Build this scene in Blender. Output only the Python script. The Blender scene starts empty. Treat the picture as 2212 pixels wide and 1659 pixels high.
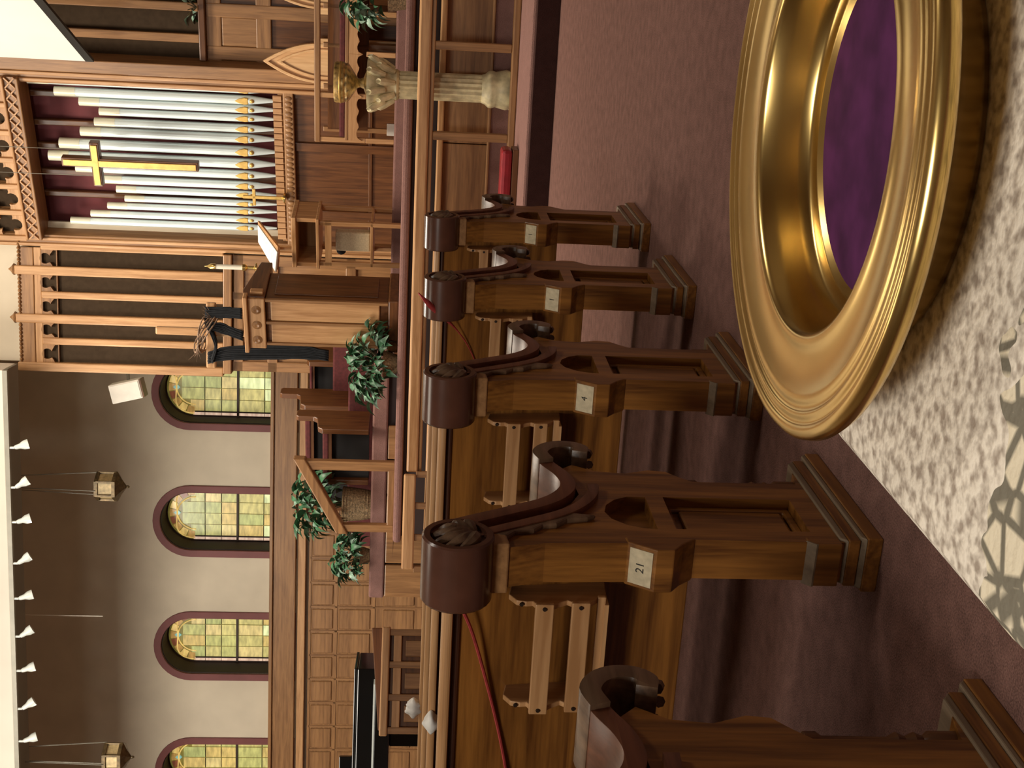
import bpy, math, random
from math import sin, cos, pi, radians, atan2, hypot
from mathutils import Vector, Matrix
from mathutils.geometry import tessellate_polygon
random.seed(7)
S = bpy.context.scene
COL = S.collection

# ------------------------------------------------------------------ camera
FPX, HZ, ROLL, CH, YAW = 2700.0, 893.0, 0.03, 1.0, radians(19.0)
PITCH = math.atan((1106 - HZ) / FPX)
RZ = Matrix.Rotation(YAW, 3, 'Z')
FW = RZ @ Vector((0, cos(PITCH), -sin(PITCH)))
UP0 = RZ @ Vector((0, sin(PITCH), cos(PITCH)))
RT0 = RZ @ Vector((1, 0, 0))
_cr, _sr = cos(math.atan(ROLL)), sin(math.atan(ROLL))
CX = RT0 * _sr - UP0 * _cr
CY = RT0 * _cr + UP0 * _sr
CAMPOS = Vector((0, 0, CH))
cam = bpy.data.objects.new('camera', bpy.data.cameras.new('camera'))
COL.objects.link(cam)
cam.data.sensor_fit = 'HORIZONTAL'; cam.data.sensor_width = 36.0
cam.data.lens = FPX / 2212.0 * 36.0
cam.data.clip_start = 0.05; cam.data.clip_end = 200
m3 = Matrix((CX, CY, -FW)).transposed()
cam.matrix_world = Matrix.Translation(CAMPOS) @ m3.to_4x4()
S.camera = cam

# ------------------------------------------------------------------ view, world, large lights
S.view_settings.view_transform = 'Standard'; S.view_settings.look = 'None'
S.view_settings.gamma = 1.0; S.view_settings.use_curve_mapping = False
S.view_settings.exposure = 0.0
w = bpy.data.worlds.new('world'); S.world = w; w.use_nodes = True
w.node_tree.nodes['Background'].inputs[0].default_value = (0.9, 0.85, 0.78, 1)
w.node_tree.nodes['Background'].inputs[1].default_value = 0.03

def area(name, loc, size, power, color, target, sy=None):
    l = bpy.data.lights.new(name, 'AREA'); l.energy = power; l.color = color
    l.shape = 'RECTANGLE'; l.size = size; l.size_y = sy or size
    o = bpy.data.objects.new(name, l); COL.objects.link(o); o.location = loc
    o.rotation_euler = (Vector(target) - Vector(loc)).to_track_quat('-Z', 'Y').to_euler()
    return o
def spot(name, loc, power, color, target, ang, blend=.6, size=.15):
    l = bpy.data.lights.new(name, 'SPOT'); l.energy = power; l.color = color
    l.spot_size = radians(ang); l.spot_blend = blend; l.shadow_soft_size = size
    o = bpy.data.objects.new(name, l); COL.objects.link(o); o.location = loc
    o.rotation_euler = (Vector(target) - Vector(loc)).to_track_quat('-Z', 'Y').to_euler()
    return o
WARM = (1.0, 0.88, 0.72)
def spread(o, deg): o.data.spread = radians(deg); return o
area('ceiling_lamp_nave', (-4.0, 4.0, 8.3), 1.5, 60, WARM, (-4.0, 4.0, 0))
area('gallery_lamp', (-1.2, -3.2, 5.2), 1.6, 250, (1.0, .94, .84), (-.8, 2.0, .6))
area('fill_light_right', (4.0, 3.5, 8.3), 1.6, 170, (1.0, .92, .80), (-.5, 3.5, .5))  # unseen fill light, added to brighten the aisle faces of the pew ends
spread(area('ceiling_lamp_chancel', (-3.4, 10.4, 8.3), 1.8, 330, WARM, (-2.8, 11.6, 0)), 130)
spread(area('ceiling_lamp_side', (-9.0, 6.0, 8.2), 4.5, 720, (1.0, .92, .80), (-9.0, 15.8, 2.2)), 120)
spot('ceiling_downlight', (-.8, 10.6, 8.4), 620, WARM, (-.9, 8.3, 0), 46, .35, .3)

# ------------------------------------------------------------------ pixel helpers (picture 2212 x 1659)
def ray(x, y):
    return FW + CY * ((829.5 - y) / FPX) + CX * ((x - 1106.0) / FPX)
def onpl(x, y, p0, n):
    r = ray(x, y); return CAMPOS + r * ((Vector(p0) - CAMPOS).dot(n) / r.dot(n))
def PX(x, y, v): return onpl(x, y, (v, 0, 0), Vector((1, 0, 0)))
def PY(x, y, v): return onpl(x, y, (0, v, 0), Vector((0, 1, 0)))
def PZ(x, y, v): return onpl(x, y, (0, 0, v), Vector((0, 0, 1)))
def PD(x, y, d): return CAMPOS + ray(x, y) * d
class Frame:
    """upright plane through o, local x to the right at angle a, local -y towards the nave"""
    def __init__(s, o, a): s.o = Vector(o); s.a = a; s.d = Vector((cos(a), sin(a), 0)); s.n = Vector((-sin(a), cos(a), 0))
    def at(s, x, y, off=0.0):
        p = onpl(x, y, s.o + s.n * off, s.n); q = p - s.o
        return (q.dot(s.d), q.z)
    def u(s, x, y, off=0.0): return s.at(x, y, off)[0]
    def z(s, x, y, off=0.0): return s.at(x, y, off)[1]

# ------------------------------------------------------------------ mesh builder
class MB:
    def __init__(s): s.v = []; s.f = []
    def add(s, vs, fs, M=None):
        b = len(s.v)
        s.v += [tuple((M @ Vector(p)) if M else p) for p in vs]
        s.f += [tuple(i + b for i in f) for f in fs]
        return s
    def box(s, x0, x1, y0, y1, z0, z1, M=None):
        vs = [(x, y, z) for x in (x0, x1) for y in (y0, y1) for z in (z0, z1)]
        fs = [(0, 1, 3, 2), (4, 6, 7, 5), (0, 4, 5, 1), (2, 3, 7, 6), (0, 2, 6, 4), (1, 5, 7, 3)]
        return s.add(vs, fs, M)
    def prism(s, poly, axis, a, b, holes=(), M=None):
        loops = [list(poly)] + [list(h) for h in holes]
        def area2(l): return sum(l[i][0] * l[(i + 1) % len(l)][1] - l[(i + 1) % len(l)][0] * l[i][1] for i in range(len(l)))
        if area2(loops[0]) < 0: loops[0].reverse()
        for h in loops[1:]:
            if area2(h) > 0: h.reverse()
        tri = tessellate_polygon([[Vector((p[0], p[1], 0)) for p in l] for l in loops])
        flat = [p for l in loops for p in l]; n = len(flat)
        def mk(p, t):
            if axis == 'x': return (t, p[0], p[1])
            if axis == 'y': return (p[0], t, p[1])
            return (p[0], p[1], t)
        vs = [mk(p, a) for p in flat] + [mk(p, b) for p in flat]
        fs = []
        if len(loops) == 1 and n <= 40:
            fs += [tuple(range(n))[::-1], tuple(range(n, 2 * n))]
        else:
            for t in tri:
                t = tuple(t)
                A = area2([flat[i] for i in t])
                if abs(A) < 1e-14: continue
                if A < 0: t = t[::-1]
                fs.append(t[::-1]); fs.append(tuple(i + n for i in t))
        k = 0
        for l in loops:
            m = len(l)
            for i in range(m):
                j = (i + 1) % m
                fs.append((k + i, k + j, n + k + j, n + k + i))
            k += m
        if axis == 'y': fs = [f[::-1] for f in fs]
        if b < a: fs = [f[::-1] for f in fs]
        return s.add(vs, fs, M)
    def lathe(s, prof, n=24, M=None, cap=True):
        vs = []; fs = []
        for r, z in prof:
            for i in range(n):
                a = 2 * pi * i / n; vs.append((r * cos(a), r * sin(a), z))
        for k in range(len(prof) - 1):
            for i in range(n):
                j = (i + 1) % n
                fs.append((k * n + i, k * n + j, (k + 1) * n + j, (k + 1) * n + i))
        if cap:
            fs.append(tuple(range(n))[::-1]); fs.append(tuple((len(prof) - 1) * n + i for i in range(n)))
        return s.add(vs, fs, M)
    def tube(s, path, r, n=8, M=None, flat=1.0):
        path = [Vector(p) for p in path]; vs = []; fs = []; up = Vector((0.13, 0.21, 0.97))
        for i, p in enumerate(path):
            t = (path[min(i + 1, len(path) - 1)] - path[max(i - 1, 0)]).normalized()
            a = t.cross(up)
            if a.length < 1e-3: a = t.cross(Vector((1, 0, 0)))
            a.normalize(); b = a.cross(t).normalized()
            rr = r[i] if isinstance(r, (list, tuple)) else r
            for k in range(n):
                g = 2 * pi * k / n; vs.append(tuple(p + a * cos(g) * rr + b * sin(g) * rr * flat))
        for i in range(len(path) - 1):
            for k in range(n):
                j = (k + 1) % n
                fs.append((i * n + k, i * n + j, (i + 1) * n + j, (i + 1) * n + k))
        fs.append(tuple(range(n))[::-1]); fs.append(tuple((len(path) - 1) * n + k for k in range(n)))
        return s.add(vs, fs, M)
    def ball(s, c, rx, ry, rz, n=10, m=6):
        prof = [(max(1e-4, sin(pi * k / m)), -cos(pi * k / m)) for k in range(m + 1)]
        return s.lathe(prof, n, Matrix.Translation(c) @ Matrix.Diagonal((rx, ry, rz, 1)), True)
    def mesh(s, name, mat, smooth=False):
        me = bpy.data.meshes.new(name); me.from_pydata(s.v, [], s.f); me.update()
        if mat: me.materials.append(M_[mat])
        if smooth: me.polygons.foreach_set('use_smooth', [True] * len(me.polygons))
        return me
    def build(s, name, mat, parent=None, smooth=False, bevel=0.0, loc=None):
        o = bpy.data.objects.new(name, s.mesh(name, mat, smooth)); COL.objects.link(o)
        if parent: o.parent = parent
        if loc: o.location = loc
        if bevel:
            b = o.modifiers.new('bevel', 'BEVEL'); b.width = bevel; b.segments = 2; b.limit_method = 'ANGLE'; b.angle_limit = radians(40)
        if smooth == 'auto' or (smooth and bevel == 0): 
            e = o.modifiers.new('split', 'EDGE_SPLIT'); e.split_angle = radians(38)
        return o
def tag(o, label=None, cat=None, group=None, kind=None):
    if label: o['label'] = label
    if cat: o['category'] = cat
    if group: o['group'] = group
    if kind: o['kind'] = kind
    return o
def thing(name, label, cat, loc=(0, 0, 0), rz=0.0, group=None):
    o = bpy.data.objects.new(name, None); COL.objects.link(o); o.empty_display_size = .1
    o.location = loc; o.rotation_euler = (0, 0, rz)
    return tag(o, label, cat, group)
def struct(o, label=None): return tag(o, label, None, None, 'structure')
def inst(me, name, parent, loc=(0, 0, 0), rot=(0, 0, 0), sc=(1, 1, 1)):
    o = bpy.data.objects.new(name, me); COL.objects.link(o); o.parent = parent
    o.location = loc; o.rotation_euler = rot; o.scale = sc
    return o
def copytree(o, parent=None):
    c = o.copy(); COL.objects.link(c); c.parent = parent
    for ch in list(o.children): copytree(ch, c)
    return c

# ------------------------------------------------------------------ materials
M_ = {}
def srgb(r, g, b):
    f = lambda c: (c / 255 / 12.92) if c / 255 <= .04045 else ((c / 255 + .055) / 1.055) ** 2.4
    return (f(r), f(g), f(b), 1)
def base(name, rough=.5, metal=0.0, spec=.5):
    m = bpy.data.materials.new(name); m.use_nodes = True; M_[name] = m
    b = m.node_tree.nodes['Principled BSDF']
    b.inputs['Roughness'].default_value = rough; b.inputs['Metallic'].default_value = metal
    b.inputs['Specular IOR Level'].default_value = spec
    return m, m.node_tree, b
def plain(name, col, rough=.5, metal=0.0, var=.08, scale=12, spec=.5, bump=0.0):
    m, nt, b = base(name, rough, metal, spec)
    tc = nt.nodes.new('ShaderNodeTexCoord'); no = nt.nodes.new('ShaderNodeTexNoise')
    no.inputs['Scale'].default_value = scale; no.inputs['Detail'].default_value = 3
    nt.links.new(tc.outputs['Object'], no.inputs['Vector'])
    r = nt.nodes.new('ShaderNodeValToRGB')
    r.color_ramp.elements[0].color = tuple(c * (1 - var * 2) for c in col[:3]) + (1,)
    r.color_ramp.elements[1].color = tuple(min(1, c * (1 + var * 2)) for c in col[:3]) + (1,)
    r.color_ramp.elements[0].position = .3; r.color_ramp.elements[1].position = .7
    nt.links.new(no.outputs['Fac'], r.inputs['Fac']); nt.links.new(r.outputs['Color'], b.inputs['Base Color'])
    if bump:
        bp = nt.nodes.new('ShaderNodeBump'); bp.inputs['Strength'].default_value = bump; bp.inputs['Distance'].default_value = .01
        nt.links.new(no.outputs['Fac'], bp.inputs['Height']); nt.links.new(bp.outputs['Normal'], b.inputs['Normal'])
    return m
def wood(name, c1, c2, axis='x', rough=.38, scale=1.0, spec=.5):
    m, nt, b = base(name, rough, 0, spec)
    tc = nt.nodes.new('ShaderNodeTexCoord'); mp = nt.nodes.new('ShaderNodeMapping')
    sc = {'x': (1.6, 26, 26), 'y': (26, 1.6, 26), 'z': (26, 26, 1.6)}[axis]
    mp.inputs['Scale'].default_value = tuple(c * scale for c in sc)
    nt.links.new(tc.outputs['Object'], mp.inputs['Vector'])
    n1 = nt.nodes.new('ShaderNodeTexNoise'); n1.inputs['Scale'].default_value = 1.0; n1.inputs['Detail'].default_value = 5
    n1.inputs['Distortion'].default_value = .6
    nt.links.new(mp.outputs['Vector'], n1.inputs['Vector'])
    n2 = nt.nodes.new('ShaderNodeTexNoise'); n2.inputs['Scale'].default_value = 5.0; n2.inputs['Detail'].default_value = 4
    nt.links.new(mp.outputs['Vector'], n2.inputs['Vector'])
    mx = nt.nodes.new('ShaderNodeMath'); mx.operation = 'MULTIPLY_ADD'; mx.inputs[1].default_value = .35
    nt.links.new(n2.outputs['Fac'], mx.inputs[0]); nt.links.new(n1.outputs['Fac'], mx.inputs[2])
    r = nt.nodes.new('ShaderNodeValToRGB'); e = r.color_ramp.elements
    e[0].position = .48; e[1].position = .86; e[0].color = c1; e[1].color = c2
    nt.links.new(mx.outputs[0], r.inputs['Fac']); nt.links.new(r.outputs['Color'], b.inputs['Base Color'])
    bp = nt.nodes.new('ShaderNodeBump'); bp.inputs['Strength'].default_value = .12; bp.inputs['Distance'].default_value = .004
    nt.links.new(mx.outputs[0], bp.inputs['Height']); nt.links.new(bp.outputs['Normal'], b.inputs['Normal'])
    return m
for ax in 'xyz':
    wood('pew_oak_' + ax, srgb(88, 52, 22), srgb(148, 98, 44), ax, .30)
    wood('oak_' + ax, srgb(122, 86, 54), srgb(160, 118, 76), ax, .38)
    wood('pale_oak_' + ax, srgb(160, 116, 74), srgb(196, 152, 106), ax, .42)
    wood('dark_oak_' + ax, srgb(74, 43, 21), srgb(110, 69, 37), ax, .36)
wood('blond_oak', srgb(206, 160, 110), srgb(228, 186, 136), 'z', .45)
wood('crest_wood', srgb(82, 46, 30), srgb(118, 72, 50), 'y', .36)
wood('carved_wood', srgb(70, 50, 36), srgb(116, 90, 68), 'y', .35)
wood('under_rail_shade', srgb(48, 24, 14), srgb(76, 42, 24), 'x', .5)  # near-black brown, shadow below the pew top rail put into the colour
wood('worn_wood', srgb(104, 88, 70), srgb(136, 118, 96), 'y', .5)
plain('scroll_wood', srgb(86, 54, 42), .22, 0, .12, 9)
def carpet(name, c, var=.35, sc=260):
    m, nt, b = base(name, .95, 0, .1)
    tc = nt.nodes.new('ShaderNodeTexCoord')
    n1 = nt.nodes.new('ShaderNodeTexNoise'); n1.inputs['Scale'].default_value = sc; n1.inputs['Detail'].default_value = 2
    n2 = nt.nodes.new('ShaderNodeTexNoise'); n2.inputs['Scale'].default_value = 18; n2.inputs['Detail'].default_value = 4
    for n in (n1, n2): nt.links.new(tc.outputs['Object'], n.inputs['Vector'])
    a = nt.nodes.new('ShaderNodeMath'); a.operation = 'MULTIPLY_ADD'; a.inputs[1].default_value = .5
    nt.links.new(n2.outputs['Fac'], a.inputs[0]); nt.links.new(n1.outputs['Fac'], a.inputs[2])
    r = nt.nodes.new('ShaderNodeValToRGB'); r.color_ramp.elements[0].position = .5; r.color_ramp.elements[1].position = 1.0
    r.color_ramp.elements[0].color = tuple(k * (1 - var) for k in c[:3]) + (1,)
    r.color_ramp.elements[1].color = tuple(k * (1 + var) for k in c[:3]) + (1,)
    nt.links.new(a.outputs[0], r.inputs['Fac']); nt.links.new(r.outputs['Color'], b.inputs['Base Color'])
    bp = nt.nodes.new('ShaderNodeBump'); bp.inputs['Strength'].default_value = .6; bp.inputs['Distance'].default_value = .006
    nt.links.new(n1.outputs['Fac'], bp.inputs['Height']); nt.links.new(bp.outputs['Normal'], b.inputs['Normal'])
carpet('carpet', srgb(114, 84, 76), .45)
carpet('platform_carpet', srgb(130, 98, 91), .2, 160)
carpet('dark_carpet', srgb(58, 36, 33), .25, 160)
plain('plaster', srgb(208, 196, 174), .85, 0, .03, 2.5)
plain('ceiling_paint', srgb(222, 210, 188), .9, 0, .02, 2)
plain('soffit_shade', srgb(120, 114, 100), .8, 0, .03, 3)  # grey that paints in the shadow on the beam's underside
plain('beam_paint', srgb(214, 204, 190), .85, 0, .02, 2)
plain('maroon_paint', srgb(116, 62, 60), .6, 0, .05, 5)
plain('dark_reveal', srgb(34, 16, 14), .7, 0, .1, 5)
plain('maroon_cloth', srgb(84, 34, 34), .9, 0, .12, 30)
plain('maroon_backing', srgb(96, 40, 44), .8, 0, .08, 6)
plain('dark_cloth', srgb(62, 50, 38), .95, 0, .06, 20, .1)
plain('black_cloth', srgb(20, 22, 26), .8, 0, .2, 18, .3)
plain('black_lacquer', srgb(12, 12, 13), .12, 0, .05, 5)
plain('void_black', srgb(14, 10, 9), .9, 0, .05, 5)
plain('pipe_metal', srgb(214, 226, 226), .32, .25, .02, 4)
plain('pipe_cap', srgb(222, 220, 198), .35, .2, .03, 6)
plain('gold_leaf', srgb(198, 162, 92), .42, .7, .1, 14)
plain('brass', srgb(216, 184, 116), .24, 1.0, .07, 16)
plain('purple_felt', srgb(70, 28, 66), .95, 0, .18, 40, .2)
plain('white_paint', srgb(226, 220, 208), .5, 0, .03, 8)
plain('white_enamel', srgb(214, 220, 214), .35, 0, .02, 8)
plain('grey_metal', srgb(132, 128, 116), .5, .3, .05, 8)
plain('white_cloth', srgb(224, 222, 216), .85, 0, .06, 30)
plain('paper', srgb(190, 176, 146), .8, 0, .08, 60)
plain('ink', srgb(40, 36, 30), .8, 0, .05, 20)
plain('screen_white', srgb(236, 236, 228), .9, 0, .01, 2)
plain('black_trim', srgb(26, 26, 26), .6, 0, .05, 8)
plain('leaf', srgb(56, 96, 66), .45, 0, .35, 25)
plain('pale_leaf', srgb(120, 146, 128), .45, 0, .3, 25)
plain('stem', srgb(70, 62, 34), .7, 0, .2, 25)
plain('wicker', srgb(134, 112, 82), .8, 0, .3, 60, .5, .6)
plain('stone', srgb(198, 186, 148), .42, 0, .2, 10)
plain('antique_gold', srgb(158, 128, 74), .35, .35, .35, 25)
plain('red_vinyl', srgb(134, 22, 34), .35, 0, .1, 10)
plain('red_ribbon', srgb(198, 78, 78), .6, 0, .08, 40)
plain('lead', srgb(58, 40, 30), .6, 0, .1, 10)
plain('lantern_bronze', srgb(92, 76, 50), .4, .5, .25, 20)
plain('lantern_glass', srgb(196, 172, 124), .5, 0, .15, 20)
plain('screw', srgb(40, 26, 16), .5, .3, .1, 20)
plain('thorn', srgb(128, 104, 84), .8, 0, .3, 30)
plain('candle_wax', srgb(230, 226, 208), .5, 0, .03, 10)
def pane(name, c, e=.62):
    m, nt, b = base(name, .25)
    tc = nt.nodes.new('ShaderNodeTexCoord'); no = nt.nodes.new('ShaderNodeTexNoise')
    no.inputs['Scale'].default_value = 7; no.inputs['Detail'].default_value = 3
    mp = nt.nodes.new('ShaderNodeMapping'); mp.inputs['Scale'].default_value = (1.0, 1, 3.0)
    nt.links.new(tc.outputs['Object'], mp.inputs['Vector']); nt.links.new(mp.outputs['Vector'], no.inputs['Vector'])
    r = nt.nodes.new('ShaderNodeValToRGB')
    r.color_ramp.elements[0].color = tuple(k * .72 for k in c[:3]) + (1,); r.color_ramp.elements[1].color = tuple(min(1, k * 1.25) for k in c[:3]) + (1,)
    r.color_ramp.elements[0].position = .3; r.color_ramp.elements[1].position = .7
    nt.links.new(no.outputs['Fac'], r.inputs['Fac'])
    nt.links.new(r.outputs['Color'], b.inputs['Base Color']); nt.links.new(r.outputs['Color'], b.inputs['Emission Color'])
    b.inputs['Emission Strength'].default_value = e
GREENS = [srgb(186, 176, 112), srgb(176, 174, 108), srgb(194, 170, 104), srgb(164, 168, 106), srgb(200, 182, 122)]
for i, c in enumerate(GREENS): pane('pane_green_%d' % i, c)
pane('pane_bright', srgb(206, 214, 160), .75)
pane('pane_pink', srgb(224, 192, 168), .7)
pane('pane_amber', srgb(178, 140, 78)); pane('pane_rust', srgb(140, 84, 58), .4)
pane('pane_gold', srgb(218, 186, 110), .7); pane('pane_blue', srgb(126, 180, 172), .6); pane('pane_olive', srgb(132, 122, 60), .4)
# lace
m, nt, b = base('lace', .9, 0, .1)
tc = nt.nodes.new('ShaderNodeTexCoord')
n1 = nt.nodes.new('ShaderNodeTexNoise'); n1.inputs['Scale'].default_value = 150; n1.inputs['Detail'].default_value = 2.5
n2 = nt.nodes.new('ShaderNodeTexNoise'); n2.inputs['Scale'].default_value = 30; n2.inputs['Detail'].default_value = 2
vo = nt.nodes.new('ShaderNodeTexVoronoi'); vo.feature = 'DISTANCE_TO_EDGE'; vo.inputs['Scale'].default_value = 62; vo.inputs['Randomness'].default_value = .9
for n in (n1, n2, vo): nt.links.new(tc.outputs['Object'], n.inputs['Vector'])
r1 = nt.nodes.new('ShaderNodeValToRGB'); r1.color_ramp.elements[0].position = .34; r1.color_ramp.elements[1].position = .58
r1.color_ramp.elements[0].color = srgb(168, 154, 140); r1.color_ramp.elements[1].color = srgb(238, 228, 212)
nt.links.new(n1.outputs['Fac'], r1.inputs['Fac'])
r2 = nt.nodes.new('ShaderNodeValToRGB'); r2.color_ramp.elements[0].position = .07; r2.color_ramp.elements[1].position = .15
r2.color_ramp.elements[0].color = srgb(126, 120, 106); r2.color_ramp.elements[1].color = srgb(230, 218, 192)
nt.links.new(vo.outputs['Distance'], r2.inputs['Fac'])
sx = nt.nodes.new('ShaderNodeSeparateXYZ'); nt.links.new(tc.outputs['Object'], sx.inputs['Vector'])
mr = nt.nodes.new('ShaderNodeMath'); mr.operation = 'LESS_THAN'; mr.inputs[1].default_value = .485
ad = nt.nodes.new('ShaderNodeMath'); ad.operation = 'MULTIPLY_ADD'; ad.inputs[1].default_value = .10
nt.links.new(n2.outputs['Fac'], ad.inputs[0]); nt.links.new(sx.outputs['Y'], ad.inputs[2])
sb = nt.nodes.new('ShaderNodeMath'); sb.operation = 'MULTIPLY_ADD'; sb.inputs[1].default_value = -.30
nt.links.new(sx.outputs['X'], sb.inputs[0]); nt.links.new(ad.outputs[0], sb.inputs[2])
nt.links.new(ad.outputs[0], mr.inputs[0])
mix = nt.nodes.new('ShaderNodeMixRGB'); nt.links.new(mr.outputs[0], mix.inputs['Fac'])
nt.links.new(r1.outputs['Color'], mix.inputs['Color1']); nt.links.new(r2.outputs['Color'], mix.inputs['Color2'])
nt.links.new(mix.outputs['Color'], b.inputs['Base Color'])
bp = nt.nodes.new('ShaderNodeBump'); bp.inputs['Strength'].default_value = .5; bp.inputs['Distance'].default_value = .004
nt.links.new(n1.outputs['Fac'], bp.inputs['Height']); nt.links.new(bp.outputs['Normal'], b.inputs['Normal'])

# ------------------------------------------------------------------ frames of the big planes
A_W = radians(8.3)
WALL = Frame((PD(587, 1127, 17.5).x, PD(587, 1127, 17.5).y, 0), A_W)
pR = PD(605, 187, 13.4); pL = PD(605, 527, 14.45)
A_O = atan2(pR.y - pL.y, pR.x - pL.x)
ORG = Frame((pL.x, pL.y, 0), A_O)
ORGW = hypot(pR.x - pL.x, pR.y - pL.y)
SCR = Frame((pL.x, pL.y, 0), A_W)
Z_PLAT, Z_TIER, Z_CHOIR = 1.16, 1.27, 1.41

# ------------------------------------------------------------------ room shell
struct(MB().box(-18, 9, -7, 20, -.1, 0).build('floor', 'carpet'))
struct(MB().box(-18, 9, -7, 20, 8.6, 8.7).build('ceiling', 'ceiling_paint'))
struct(MB().box(-18, 9, -7.2, -7, 0, 8.6).build('wall_back', 'plaster'))
struct(MB().box(8.8, 9, -7, 20, 0, 8.6).build('wall_right', 'plaster'))
struct(MB().box(-16.2, -16, -7, 16, 0, 8.6).build('wall_left', 'plaster'))

# window wall with arched openings
UC = [WALL.u(480, y) for y in (851, 1127, 1395.5, 1664)]
ZW = 2.915; ZT = WALL.z(330, 1127); HWO = .515; HWI = .415
def arch(uc, hw, z0, zt, n=18, flat=1.0):
    zs = zt - hw * flat
    p = [(uc - hw, z0), (uc + hw, z0)]
    for k in range(n + 1):
        a = pi * k / n; p.append((uc + hw * cos(a), zs + hw * flat * sin(a)))
    return p
UC.append(2 * UC[3] - UC[2])
wf = thing('wall_front', None, None, WALL.o, A_W); struct(wf)
WB = MB(); WB.prism([(-9, 0), (9.5, 0), (9.5, 8.6), (-9, 8.6)], 'y', 0, .50, [arch(u, HWO - .1, ZW - .35, ZT - .1) for u in UC[:4]])
WB.build('plaster', 'plaster', wf)
# outside backing so no sky shows in the reveals
for i, u in enumerate(UC[:4]):
    wn = thing('window_%d' % (i + 1), None, None, WALL.o, A_W); struct(wn)
    MB().prism(arch(u, HWO, ZW - .35, ZT), 'y', -.03, .012, [arch(u, HWO - .10, ZW - .34, ZT - .10)]).build('painted_surround', 'maroon_paint', wn, bevel=.006)
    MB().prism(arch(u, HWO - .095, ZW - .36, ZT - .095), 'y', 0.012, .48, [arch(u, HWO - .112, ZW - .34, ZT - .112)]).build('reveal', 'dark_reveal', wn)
    hw = HWO - .112; zt = ZT - .112; zs = zt - hw
    gy = .38
    MB().prism(arch(u, hw, ZW - .35, zt), 'y', gy, gy + .03, [arch(u, hw - .016, ZW - .3, zt - .016)]).build('sash_frame', 'lead', wn)
    # leaded panes
    zb = ZW - .10; zr = WALL.z(505, 1127)       # transom
    ins = hw - .016
    strip = .055; uL, uR = u - ins + strip, u + ins - strip
    zcol = zs + .16
    rows = [zb, ZW + .16, zr - .012], [zr + .012, zr + .23, zr + .46, zcol]
    for part in rows:
        for a, b_ in zip(part[:-1], part[1:]):
            for c in range(4):
                u0 = uL + (uR - uL) * c / 4; u1 = uL + (uR - uL) * (c + 1) / 4
                mt = 'pane_bright' if random.random() < .16 and part[0] == zb else 'pane_green_%d' % random.randrange(5)
                z1 = b_ - .006
                if b_ == zcol: z1 = zcol - (.10 if c in (0, 3) else -.02)
                MB().box(u0 + .005, u1 - .005, gy + .012 + .004 * random.random(), gy + .02, a + .006, z1).build('pane', mt, wn)
            for s_ in (0, 1):
                u0, u1 = ((u - ins, uL - .012), (uR + .012, u + ins))[s_]
                zz = min(b_, zs + .03)
                if zz - a > .05: MB().box(u0, u1, gy + .010, gy + .02, a + .004, zz - .004).build('pane', 'pane_pink', wn)
    # arched head: ring of amber and rust pieces, gold curves, blue diamond
    MB().prism(arch(u, ins, zs - .02, zt - .016), 'y', gy + .02, gy + .027, []).build('head_glass', 'pane_olive', wn)
    nseg = 9
    for k in range(nseg):
        a0 = pi * (k + .06) / nseg; a1 = pi * (k + .94) / nseg; r0, r1 = ins * .70, ins * .93
        q = [(u + r0 * cos(a0), zs + r0 * sin(a0)), (u + r1 * cos(a0), zs + r1 * sin(a0)), (u + r1 * cos((a0 + a1) / 2), zs + r1 * sin((a0 + a1) / 2)), (u + r1 * cos(a1), zs + r1 * sin(a1)), (u + r0 * cos(a1), zs + r0 * sin(a1))]
        MB().prism(q, 'y', gy + .010, gy + .02).build('pane', ('pane_amber', 'pane_rust', 'pane_amber', 'pane_gold')[k % 4], wn)
    for s_ in (-1, 1):
        pth = [(u + s_ * ins * .95 * cos(t) * (1 - .0), gy + .006, zs + ins * (.02 + .98 * sin(t) * (1 - .35 * sin(t) ** 3))) for t in [pi / 2 * j / 10 for j in range(11)]]
        MB().tube(pth, .009, 6).build('lead_curve', 'pane_gold', wn)
        pth = [(u + s_ * ins * .62 * cos(t), gy + .006, zs + ins * (-.02 + .66 * sin(t))) for t in [pi / 2 * j / 10 for j in range(11)]]
        MB().tube(pth, .009, 6).build('lead_curve', 'pane_gold', wn)
    MB().prism([(u, zs + ins * .52), (u + .045, zs + ins * .64), (u, zs + ins * .78), (u - .045, zs + ins * .64)], 'y', gy + .004, gy + .02).build('pane', 'pane_blue', wn)
    MB().box(u - hw, u + hw, gy - .02, gy + .035, zr - .014, zr + .014).build('transom', 'lead', wn)
    for uu in (uL - .006, uR + .006): MB().box(uu - .008, uu + .008, gy, gy + .03, zb, zs).build('mullion', 'lead', wn)
    for c in (1, 2, 3):
        uu = uL + (uR - uL) * c / 4; MB().box(uu - .003, uu + .003, gy + .005, gy + .022, zb, zcol - .05).build('lead_came', 'pane_olive', wn)
MB().box(-9, 9.5, .52, .56, 2, 6).build('outer_skin', 'void_black', wf)

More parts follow.
